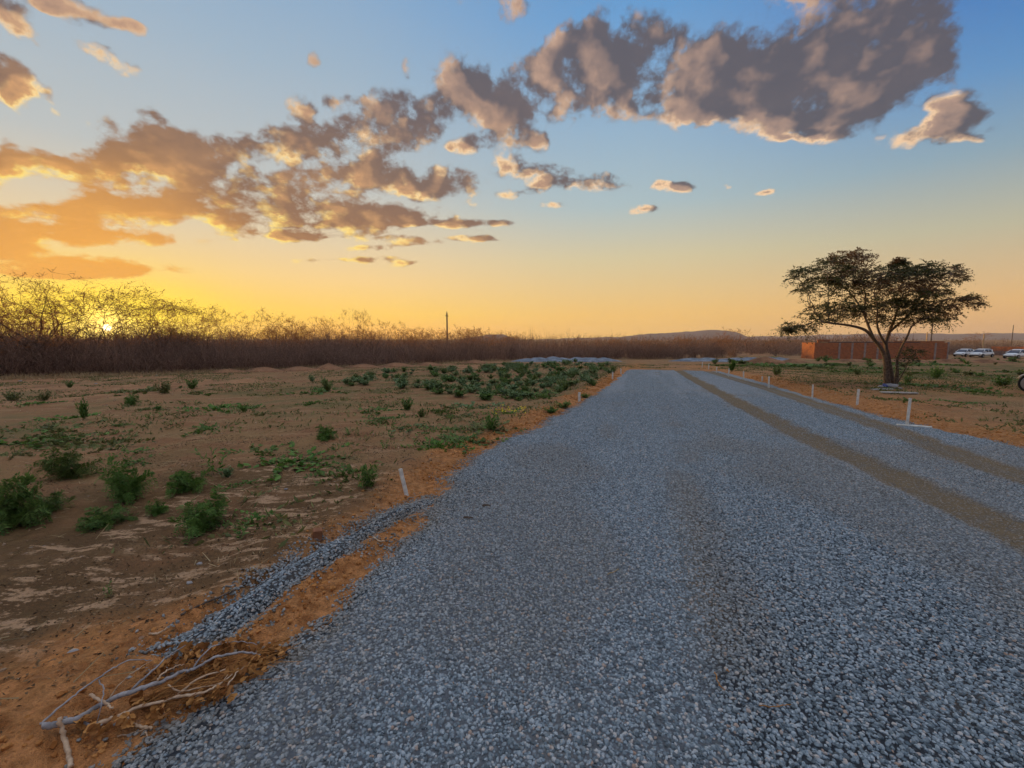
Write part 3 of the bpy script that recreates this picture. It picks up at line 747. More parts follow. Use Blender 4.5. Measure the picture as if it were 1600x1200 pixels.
notable = [
 ('tall0', 38, 446, 6, 'wide-crowned bare tree between the left edge and the tallest flat crown', 1.5),
 ('tall1', 112, 444, 6, 'forked bare tree whose crown overlaps the right side of the tallest flat crown', 1.4),
 ('tall2', 238, 464, 7, 'dark flat-crowned tree between the sun and the feathery drooping crown', 1.4),
 ('tall0', 186, 468, 8, 'thin-branched tree whose limbs cross right above the sun', 1.3),
 ('tall0', 78, 436, 4, 'tallest wispy tree at the far left, wide flat crown against the yellow sky', 1.5),
 ('tall1', 12, 448, 3, 'half-cut bare tree at the extreme left edge of the thicket', 1.0),
 ('tall2', 212, 458, 5, 'flat-topped tree directly above the setting sun, darker leafy umbrella crown', 1.35),
 ('tall1', 268, 473, 4, 'thin tree just right of the setting sun with feathery drooping crown', 1.0),
 ('tall2', 300, 486, 6, 'low flat-crowned tree second right of the setting sun', .9),
 ('tall0', 140, 462, 8, 'sparse bare tree immediately left of the setting sun', .9),
 ('mid3', 45, 470, 2, 'thin upright bare tree standing under the tallest flat crown', 1.0),
 ('mid0', 345, 490, 4, 'small bushy treetop at the end of the sun-lit gap', 1.1),
 ('mid1', 386, 484, 5, 'rounded bare tree with fine crown, tallest between the sun and the dark leafy shrubs', 1.2),
 ('mid2', 424, 493, 5, 'bare treetop just left of the dark leafy tree in the thicket', 1.1),
 ('round0', 462, 506, 3, 'dark leafy tree standing out brown in the middle of the left thicket', 1.1),
 ('round1', 437, 500, 4, 'half-leafy tree touching the left side of the dark leafy tree', 1.0),
 ('mid3', 500, 498, 6, 'bare tree right of the dark leafy tree, crown leaning right', 1.0),
 ('mid3', 552, 486, 6, 'spindly bare tree with one long upright twig above the thicket', .7),
 ('mid1', 583, 500, 5, 'fan-shaped bare tree right of the one with the long twig', 1.1),
 ('mid0', 530, 508, 4, 'low bare tree under the long upright twig', 1.1),
 ('round1', 628, 506, 5, 'small round dusty-leaved tree standing alone left of the utility pole', .9),
 ('mid2', 660, 516, 5, 'low bare tree between the small round tree and the utility pole', 1.1),
 ('mid1', 716, 510, 5, 'bare tree directly right of the utility pole', 1.2),
 ('mid0', 745, 514, 6, 'wide low bare tree second right of the utility pole', 1.4),
 ('mid2', 772, 519, 6, 'small bare tree third right of the utility pole', 1.2),
 ('round0', 824, 521, 9, 'dark dome-shaped tree showing above the left gravel heap', 1.2),
 ('mid1', 1146, 513, 4, 'bare branching tree in front of the right end of the flat hill', 1.3),
 ('round1', 905, 529, 10, 'brown bushy tree above the right end of the left gravel heap', 1.4),
 ('mid0', 965, 529, 12, 'low brown tree beyond the end of the road, left of the hill', 1.4),
 ('round0', 1085, 527, 3, 'greenish round tree beyond the road end under the flat hill', 1.3),
 ('round0', 1040, 529, 4, 'squat greenish tree straight beyond the end of the road', 1.3),
]
for v_, px, top, back, lab, w_ in notable: place_tree(v_, px, top, back, lab, G1, w=w_)
gaps = [(-180, 60, 484, 'leafless tree behind the tallest flat crown at far left', 10), (90, 340, 506, 'small leafless tree in the row of crowns around the sun', 12),
        (345, 620, 514, 'small leafless tree in the thicket between the sun and the pole', 16), (620, 800, 520, 'small leafless tree in the thicket around the utility pole', 10),
        (840, 1000, 531, 'low brown tree in the row behind the left gravel heap', 9), (1010, 1140, 529, 'low brown tree in the row below the flat hill', 12)]
for a, b, top, lab, n in gaps:
    for i in range(n):
        px = a + (b - a) * (i + rng.uniform(.1, .9)) / n
        if px < -15: px = -15 - rng.uniform(0, 120)
        place_tree(rng.choice(['mid0', 'mid1', 'mid2', 'mid3', 'round1']), px, top + rng.uniform(-6, 10), rng.uniform(2, 12 if px < 900 else 5), lab, lab.replace('small leafless tree', 'small leafless trees').replace('low brown tree', 'low brown trees').replace('leafless tree behind', 'leafless trees behind'), w=rng.uniform(.9, 1.3))
# trees behind the houses on the right
for px, top, d, lab, var, w_ in [(1392, 527, 96, 'brown leafless tree showing over the brick house behind the big tree', 'round1', 1.5),
        (1542, 519, 118, 'bare rounded treetop above the white cars', 'mid1', 1.3), (1512, 530, 100, 'low brown tree behind the leftmost white car', 'round1', 1.6),
        (1572, 529, 110, 'low brown tree behind the orange-topped low wall', 'mid0', 1.6), (1255, 529, 100, 'low brown tree left of the brick house end', 'mid0', 1.4),
        (1215, 530, 88, 'low brown tree above the right gravel heap', 'round1', 1.4), (1495, 529, 98, 'dark low tree beside the right end of the brick house', 'round0', 1.4)]:
    rr = ray(px, top); x = rr[0] / rr[1] * d; y = d; zb = float(z0(x, y)); k = (CAM_Z + d / rr[1] * rr[2] - zb) / VH[var]
    o = empty('bare_tree', (x, y, zb), rng.uniform(0, 6.28), (k * w_, k * w_, k))
    for nm, me in VARS[var]: link(nm, me, o)
    tag(o, lab, 'tree', 'low trees behind the houses on the right')

# ------------------------------------------------------------------ thicket mass under them (nobody could count the stems)
def brush_mass(name, bushes, seed, label, stems=40, wk=1.0):
    rg = np.random.default_rng(seed); bx = np.array(bushes)         # x, y, z, height, radius
    B_ = len(bx); n = B_ * stems; bi = np.repeat(np.arange(B_), stems)
    base = bx[bi, :3] + np.c_[rg.normal(size=(n, 2)) * (bx[bi, 4:5] * .35), np.full(n, -.05)]
    a = rg.uniform(0, 6.28, n); out = rg.uniform(0, 1, n) ** .6 * bx[bi, 4] * 1.15; hh = bx[bi, 3] * rg.uniform(.45, 1.0, n) * (1 - .28 * (out / bx[bi, 4]) ** 2)
    tip = base + np.c_[np.cos(a) * out, np.sin(a) * out, hh]
    mid1 = base + (tip - base) * .35 + rg.normal(size=(n, 3)) * [.12, .12, .08]; mid2 = base + (tip - base) * .7 + rg.normal(size=(n, 3)) * [.14, .14, .10]
    parts = [ribbons(base, mid1, np.full(n, .014 * wk), np.full(n, .011 * wk), rg), ribbons(mid1, mid2, np.full(n, .011 * wk), np.full(n, .008 * wk), rg), ribbons(mid2, tip, np.full(n, .008 * wk), np.full(n, .004 * wk), rg)]
    for s0, m, L in ((mid1, 2, .55), (mid2, 3, .45), (tip, 2, .3)):
        c = np.repeat(s0, m, 0); d = unit(rg.normal(size=(len(c), 3)) + [0, 0, .45]); e = c + d * rg.uniform(.4, 1.0, (len(c), 1)) * L
        parts.append(ribbons(c, e, np.full(len(c), .006 * wk), np.full(len(c), .0025 * wk), rg))
    nl = n * 3; li = rg.integers(0, n, nl); t = rg.uniform(.05, 1.0, (nl, 1))
    c = base[li] + (tip[li] - base[li]) * t + rg.normal(size=(nl, 3)) * [.22, .22, .14]
    D2 = unit(rg.normal(size=(nl, 3))); S2 = unit(np.cross(D2, rg.normal(size=(nl, 3))))
    parts.append(leaves(c, D2, S2, rg.uniform(.06, .15, nl) * wk, rg.uniform(.014, .036, nl) * wk))
    return tag(link(name, mesh_np(name, *merge(parts), [M_BRUSH])), label, 'undergrowth', kind='stuff')
bs = []
for row, (n, b0, b1) in enumerate([(120, 0, 1.6), (110, 1.6, 4.5), (70, 4.5, 9)]):
    for i in range(n):
        u = (i + rng.uniform(0, 1)) / n
        px = -420 + u * 1565
        x, y = belt(px, rng.uniform(b0, b1) * (1 if px < 900 else .35)); zb = float(z0(x, y)); r = math.hypot(x, y)
        topy = np.interp(px, [-400, 0, 300, 600, 800, 1250], [504, 508, 517, 518, 522, 522]) + rng.normal() * 5.0 - (rng.random() < .3) * rng.uniform(4, 18) * (px < 900) - (3 if row > 1 else 0) + (fbm(np.array(px * .02), np.array(3.0), 3, 12) - .5) * 16
        if row == 0: topy += rng.uniform(4, 16)
        rr = ray(px, topy); zt = CAM_Z + y / rr[1] * rr[2]
        h = max(zt - zb, 1.0); bs.append((x, y, zb, h, rng.uniform(.9, 1.5)))
brush_mass('undergrowth', bs, 5, 'dense dark brown leafless thicket edging the field below the treetops', 46)
bs = []
for i in range(230):
    px = -420 + 1480 * rng.uniform(0, 1); x, y = belt(px, rng.uniform(7, 20)); zb = float(z0(x, y))
    topy = np.interp(px, [-400, 0, 300, 600, 800, 1100], [498, 503, 514, 516, 523, 528]) + (fbm(np.array(px * .025), np.array(8.0), 3, 14) - .5) * 34 + rng.normal() * 3
    if 135 < px < 205: topy = max(topy, 523)
    rr = ray(px, topy); zt = CAM_Z + y / rr[1] * rr[2]; bs.append((x, y, zb, max(zt - zb, 1.6), rng.uniform(1.1, 2.0)))
brush_mass('undergrowth', bs, 15, 'taller ragged back rows of the thicket breaking the skyline', 60, 1.9)
bs = []
for i in range(190):
    px = 1135 + 595 * rng.uniform(0, 1); d = rng.uniform(88, 116); rr = ray(px, 527 + rng.uniform(-5, 5))
    x = rr[0] / rr[1] * d; zb = float(z0(x, d)); zt = CAM_Z + d / rr[1] * rr[2]
    bs.append((x, d, zb, max(zt - zb, 1.5), rng.uniform(1.4, 2.4)))
brush_mass('undergrowth', bs, 6, 'dark thicket behind the brick house and white cars', 34)
bs = []
for i in range(330):
    px = -500 + 1900 * rng.uniform(0, 1); r = rng.uniform(105, 240); rr = ray(px, 530); k_ = r / math.hypot(rr[0], rr[1])
    x, y = rr[0] * k_, rr[1] * k_; zb = float(z0(x, y)); bs.append((x, y, zb, rng.uniform(3.6, 6.0), rng.uniform(3.0, 5.5)))
brush_mass('undergrowth', bs, 9, 'distant low scrub beyond the thicket along the skyline', 60, 4.0)
# low dry grass and dead stalks at the thicket's foot
rg = np.random.default_rng(77); c = []
for i in range(9000):
    px = rg.uniform(-60, 1250); x, y = belt(px, rg.uniform(-3.5, .8)); c.append((x + rg.normal() * .3, y + rg.normal() * .3))
c = np.array(c); c = np.c_[c, ground_h(c[:, 0], c[:, 1])]
d = unit(rg.normal(size=c.shape) * [.6, .6, .2] + [0, 0, .8]); e = c + d * rg.uniform(.12, .42, (len(c), 1))
vf = ribbons(c, e, np.full(len(c), .012), np.full(len(c), .004), rg)
tag(link('dry_grass', mesh_np('dry_grass', *merge([vf]), [M_STRAW])), 'tawny dead grass fringe along the foot of the thicket', 'grass', kind='stuff')

# ------------------------------------------------------------------ the big spreading tree on the right
TB = P(1393, 601); TD = TB.y
def at_depth(px, py, dy=0.0):
    r = ray(px, py); t = (TD + dy) / r[1]; return np.array([r[0] * t, TD + dy, CAM_Z + r[2] * t])
def big_tree():
    rg = np.random.default_rng(4)
    limbs = [
     ([(1386,603,0),(1385,580,0),(1383,560,0),(1377,545,.0),(1366,531,-.1),(1352,516,-.3),(1330,509,-.5),(1308,506,-.7),(1284,503,-.9)], .105),
     ([(1366,531,-.1),(1358,512,.1),(1350,492,.3),(1338,470,.5),(1326,455,.6),(1308,442,.7)], .055),
     ([(1350,492,.3),(1352,462,.2),(1345,435,.1),(1338,412,.0)], .035),
     ([(1395,603,.1),(1391,580,.15),(1388,558,.2),(1384,538,.2),(1390,518,.4),(1398,498,.6),(1404,478,.8),(1412,458,1.0)], .10),
     ([(1384,538,.2),(1374,520,.0),(1370,502,-.2),(1371,482,-.5),(1366,458,-.7)], .05),
     ([(1390,518,.4),(1408,503,.2),(1424,488,.0),(1442,470,-.2),(1462,450,-.5),(1482,436,-.7)], .052),
     ([(1424,488,.0),(1448,478,-.4),(1478,468,-.8),(1506,464,-1.1)], .033),
     ([(1400,603,-.1),(1402,580,-.15),(1402,562,-.2),(1409,542,-.3),(1418,525,-.5),(1424,511,-.6),(1436,502,-.8),(1458,492,-1.0)], .062),
     ([(1402,598,-.2),(1411,583,-.4),(1420,564,-.6),(1424,548,-.7)], .028),
     ([(1384,600,-.1),(1381,575,-.3),(1384,552,-.5)], .022),
    ]
    nodes = []; par = []; fixed = []
    def near_idx(p):
        if not nodes: return -1
        d = np.linalg.norm(np.array(nodes) - p, axis=1); return int(d.argmin())
    for li, (pts, r) in enumerate(limbs):
        path = smooth_path([at_depth(*q) for q in pts], 5)
        prev = -1 if li in (0, 3, 7, 8, 9) else near_idx(path[0])
        start = 0 if prev == -1 else 1
        for q in path[start:]: nodes.append(q); par.append(prev); fixed.append(r); prev = len(nodes) - 1
    nf = len(nodes)
    clumps = [(1322,424,52,22,1.0),(1336,400,34,9,.6),(1300,408,22,8,.4),(1252,424,20,9,.35),(1240,435,10,6,.12),(1288,436,38,18,.8),(1262,450,20,12,.35),(1330,452,30,16,.4),
      (1318,484,55,14,1.1),(1275,494,36,11,.42),(1248,508,28,8,.24),(1226,516,13,4,.12),(1262,519,14,5,.10),(1345,478,28,15,.5),(1370,432,25,14,.35),
      (1378,458,40,28,1.1),(1402,432,44,18,.9),(1398,475,34,15,.7),(1442,424,46,13,.9),(1484,424,30,10,.55),(1500,436,16,6,.2),(1450,452,48,16,1.0),(1430,478,34,14,.7),
      (1470,480,34,10,.6),(1508,466,26,6,.35),(1526,474,11,5,.14),(1462,500,32,7,.45),(1410,500,22,7,.25),(1423,557,14,11,.16),(1430,547,10,7,.08),(1414,572,9,8,.08),(1368,496,20,8,.2)]
    at_ = []
    for (x, y, a, b, w) in clumps:
        n = int(135 * w) + 3
        for _ in range(n):
            v = rg.normal(size=3); v /= np.linalg.norm(v); v *= rg.random() ** .4
            dmax = 1.9 * min(1, a / 45) if y < 530 else .5
            c = at_depth(x + v[0] * a, y - v[1] * b, v[2] * dmax - (.5 if y > 530 else 0)); at_.append(c)
    at_ = np.array(at_); alive = np.ones(len(at_), bool)
    step = .16
    for it in range(70):
        N_ = np.array(nodes); A_ = at_[alive]
        if len(A_) == 0: break
        d = np.linalg.norm(A_[:, None] - N_[None], axis=2); k = d.argmin(1); dm = d[np.arange(len(A_)), k]
        ai = np.where(alive)[0]; alive[ai[dm < .17]] = False
        use = (dm >= .17) & (dm < 3.0)
        if not use.any(): break
        for j in np.unique(k[use]):
            vec = unit(A_[use & (k == j)] - N_[j]).sum(0); ln = np.linalg.norm(vec)
            if ln < 1e-3: continue
            g = vec / ln + rg.normal(size=3) * .16; g /= np.linalg.norm(g)
            nodes.append(N_[j] + g * step); par.append(int(j)); fixed.append(0)
    N_ = np.array(nodes); par_ = np.array(par); nn = len(nodes)
    cnt = np.zeros(nn); child = np.zeros(nn, int)
    for i in range(nn):
        if par_[i] >= 0: child[par_[i]] += 1
    area = np.zeros(nn)
    for i in range(nn - 1, nf - 1, -1):
        if child[i] == 0: area[i] = .0045 ** 2.2
        area[i] = max(area[i], .0045 ** 2.2); area[par_[i]] += area[i] * (1 if child[i] else 1)
    rad = np.maximum(area, .0045 ** 2.2) ** (1 / 2.2)
    rad[nf:] = np.minimum(rad[nf:], .035)
    i0 = 0
    for li, (pts, r) in enumerate(limbs):
        n = (len(pts) - 1) * 5 + 1 - (0 if li in (0, 3, 7, 8, 9) else 1)
        t = np.linspace(0, 1, n); tap = r * (1 - .72 * t ** .8) * (1 + .35 * np.exp(-t * 14) * (li in (0, 3, 7)))
        rad[i0:i0 + n] = tap; i0 += n
    seg = np.where(par_ >= 0)[0]; A_ = N_[par_[seg]]; B_ = N_[seg]
    ra = np.where(seg < nf, rad[par_[seg]], np.minimum(rad[par_[seg]], rad[seg] * 1.3)); rb = rad[seg]
    d = unit(B_ - A_); th = seg < nf
    trunk = merge([tubes(A_[th] - d[th] * .015, B_[th] + d[th] * .015, ra[th] * 1.02, rb[th], 9)])
    twg = merge([tubes(A_[~th], B_[~th], ra[~th], rb[~th], 4)])
    # foliage: pinnate sprays near the ends
    endish = np.where((np.arange(nn) >= nf) & (rad < .016))[0]
    C = []; D_ = []; lowm = []
    for i in endish:
        m = 5 if child[i] == 0 else 2
        for _ in range(m):
            dd = unit(rg.normal(size=3) * [1, 1, .40] + (N_[i] - N_[par_[i]]) * 3 + [0, 0, -.05]); C.append(N_[i]); D_.append(dd)
    C = np.array(C); D_ = np.array(D_); ns = len(C); Ls = rg.uniform(.20, .42, ns)
    V = []; k = 7; tt = np.linspace(.2, 1, k)
    lc = (C[:, None] + D_[:, None] * (Ls[:, None] * tt)[..., None] + np.array([0, 0, -1.]) * ((Ls[:, None] * tt ** 2) * .28)[..., None])
    S_ = unit(np.cross(D_, rg.normal(size=(ns, 3)) * .35 + [0, 0, 1]))
    q = []
    for sgn in (-1, 1):
        dirs = unit(S_[:, None] * sgn + D_[:, None] * .55 + rg.normal(size=(ns, k, 3)) * .25)
        nrm = unit(np.cross(dirs, rg.normal(size=(ns, k, 3)) * .5 + [0, 0, 1]))
        q.append((lc.reshape(-1, 3), dirs.reshape(-1, 3), nrm.reshape(-1, 3)))
    cc = np.concatenate([a[0] for a in q]); dd = np.concatenate([a[1] for a in q]); ss_ = np.concatenate([a[2] for a in q])
    # gaps: thin whole neighbourhoods by noise so sky shows through
    nz_ = fbm(cc[:, 0] * 2.2 + cc[:, 1] * .7, cc[:, 2] * 4.6 + cc[:, 1] * .5, 3, 91)
    keep_ = nz_ > .47 - rg.uniform(0, .10, len(cc)); cc, dd, ss_ = cc[keep_], dd[keep_], ss_[keep_]
    L = rg.uniform(.055, .10, len(cc)); Wd = rg.uniform(.013, .024, len(cc))
    rust = fbm(cc[:, 0] * 1.1, cc[:, 2] * 1.4, 3, 95) + (cc[:, 2] - 2.6) * .05 + rg.normal(size=len(cc)) * .05 - .3 * (cc[:, 2] < 1.4) > .60
    g_ = merge([leaves(cc[~rust], dd[~rust], ss_[~rust], L[~rust], Wd[~rust], .2)]); r_ = merge([leaves(cc[rust], dd[rust], ss_[rust], L[rust], Wd[rust], .2)])
    return trunk, twg, g_, r_
tr, tw, lf, rf = big_tree()
bt = empty('spreading_tree', (TB.x, TB.y, TB.z))
off = np.array([TB.x, TB.y, TB.z])
for nm, (V, F), m in (('trunk', tr, M_BARK), ('branches', tw, M_BARK), ('crown', lf, M_TREELEAF), ('rusty_leaves', rf, M_TREERUST)):
    link(nm, mesh_np(nm, V - off, F, [m], smooth=nm == 'trunk'), bt)
tag(bt, 'large flat-crowned thorn tree with several trunks standing alone right of the road', 'tree')
print('tree faces', len(lf[0]) // 4)

# ------------------------------------------------------------------ weeds and shrubs
def shrub(seed, h, w, kind):
    rg = np.random.default_rng(seed); st_ = []; q = []
    ns = dict(calo=16, fern=16, mat=14, bush=22, sprig=3, tuft=26)[kind]
    for s in range(ns):
        a = rg.uniform(0, 6.28); lean = rg.uniform(.1, 1.0) * w / h * .9
        if kind == 'sprig': lean *= .4
        L = h * rg.uniform(.7, 1.1) * (1 - .25 * min(lean, 1)); 
        if kind == 'mat': lean = 3.0; L = w * rg.uniform(.4, 1.0)
        d = unit(np.array([math.cos(a) * lean, math.sin(a) * lean, 1.0 if kind != 'mat' else rg.uniform(.3, 1.2)])); n = 6; p = np.array([rg.normal() * w * .10, rg.normal() * w * .10, -.02]); pts = [p]
        for i in range(n):
            d = unit(d + rg.normal(size=3) * .09 + np.array([math.cos(a) * .06, math.sin(a) * .06, -.10 if kind in ('fern', 'mat') else .03])); p = p + d * L / n; p = np.array([p[0], p[1], max(p[2], .01)]); pts.append(p)
        pts = np.array(pts); st_.append(tubes(pts[:-1], pts[1:], np.linspace(.006, .003, n), np.linspace(.005, .002, n), 3))
        m = dict(calo=8, fern=11, mat=9, bush=9, sprig=6, tuft=3)[kind]
        for k in range(m):
            t = (k + .6) / m * .92 + .08 if kind != 'calo' else .15 + .85 * (k + .5) / m
            i = min(int(t * n), n - 1); c = pts[i] + (pts[i + 1] - pts[i]) * (t * n - i); ax = unit(pts[i + 1] - pts[i])
            for sgn in (-1, 1):
                b = rg.uniform(0, 6.28); sd = unit(np.cross(ax, [math.cos(b), math.sin(b), .3])) * sgn
                if kind == 'fern':
                    rd = unit(sd + ax * .5 + np.array([0, 0, .1])); RL = rg.uniform(.5, 1.0) * .26 * h * (1.2 - .6 * abs(t - .5)); kk = 7
                    tt = np.linspace(.1, 1, kk); cc = c + rd * (tt * RL)[:, None] + np.array([0, 0, -1.]) * (tt ** 2 * RL * .4)[:, None]
                    st_.append(tubes(cc[:1], cc[-1:], [.0015], [.001], 3))
                    up = unit(np.cross(rd, [rg.normal() * .3, rg.normal() * .3, 1.0])); 
                    for s2 in (-1, 1):
                        dd = unit(up * s2 + rd * .5 + rg.normal(size=(kk, 3)) * .12); wn = unit(np.cross(dd, np.cross(rd, up) + rg.normal(size=(kk, 3)) * .3))
                        q.append((cc, dd, wn, np.full(kk, .11 * h * rg.uniform(.8, 1.2)) * (1.15 - tt * .5), np.full(kk, .012 * h)))
                else:
                    ll = dict(calo=.24 * h, mat=.12 * w, bush=.17 * h, sprig=.2 * h, tuft=.55 * h)[kind] * rg.uniform(.7, 1.15); wr = dict(calo=.27, mat=.36, bush=.25, sprig=.22, tuft=.045)[kind]
                    dd = unit(sd * .8 + ax * .6 + np.array([0, 0, .25]) + rg.normal(size=3) * .2)[None]; wn = unit(np.cross(dd, [[rg.normal() * .3, rg.normal() * .3, 1.0]]))
                    q.append((c[None], dd, wn, [ll], [ll * wr]))
    C, D_, S_, L_, W_ = [np.concatenate([np.asarray(a[i], float) for a in q]) for i in range(5)]
    return merge(st_), merge([leaves(C, D_, S_, L_, W_, .35)])
KM = dict(calo=M_CALO, fern=M_WEEDD, mat=M_WEED, bush=M_WEEDD, sprig=M_WEED, tuft=M_OLIVE)
SV = {}
for kd in ('calo', 'fern', 'mat', 'bush', 'sprig', 'tuft'):
    for v_ in range(4 if kd in ('calo', 'bush', 'mat', 'fern') else 2):
        s_v, l_v = shrub(100 + v_ * 7 + len(kd) * 31, 1.0 if kd != 'mat' else .35, dict(calo=.75, fern=1.1, mat=1.2, bush=.9, sprig=.4, tuft=.7)[kd], kd)
        SV[kd, v_] = (mesh_np('stems', *s_v, [M_STEM]), {})
        SV[kd, v_ , 'lf'] = l_v; SV[kd, v_, 'st'] = s_v
def leafmesh(kd, v_, m):
    cache = SV[kd, v_][1]
    if m.name not in cache: cache[m.name] = mesh_np('foliage', *SV[kd, v_, 'lf'], [m])
    return cache[m.name]
def wholemesh(kd, v_, m):
    cache = SV[kd, v_][1]; k = m.name + '+'
    if k not in cache:
        s_ = SV[kd, v_, 'st']; l_ = SV[kd, v_, 'lf']; sf = s_[1][0]; lf_ = l_[1][0]
        cache[k] = mesh_np('weed', np.concatenate([s_[0], l_[0]]), np.concatenate([sf, lf_ + len(s_[0])]), [M_STEM, m], midx=np.r_[np.zeros(len(sf), int), np.ones(len(lf_), int)])
    return cache[k]
NSH = [0]
def place_shrub(kd, px, py, hpx, label, group=None, wk=1.0, m=None, name='shrub', cat='shrub', v_=None):
    p = P(px, py); rr = ray(px, py); h = hpx / FPX * p.y / rr[1] * 1.03
    nv = 4 if kd in ('calo', 'bush', 'mat', 'fern') else 2
    v_ = NSH[0] % nv if v_ is None else v_; NSH[0] += 1
    sc_ = h if kd != 'mat' else h / .35
    if group or kd in ('sprig', 'mat'):
        o = link(name, wholemesh(kd, v_, m or KM[kd]), None, p + Vector((0, 0, -.01)), rng.uniform(0, 6.28), (sc_ * wk, sc_ * wk, sc_))
        return tag(o, label, cat, group)
    o = empty(name, p + Vector((0, 0, -.01)), rng.uniform(0, 6.28), (sc_ * wk, sc_ * wk, sc_))
    link('stems', SV[kd, v_][0], o); link('foliage', leafmesh(kd, v_, m or KM[kd]), o)
    return tag(o, label, cat, group)
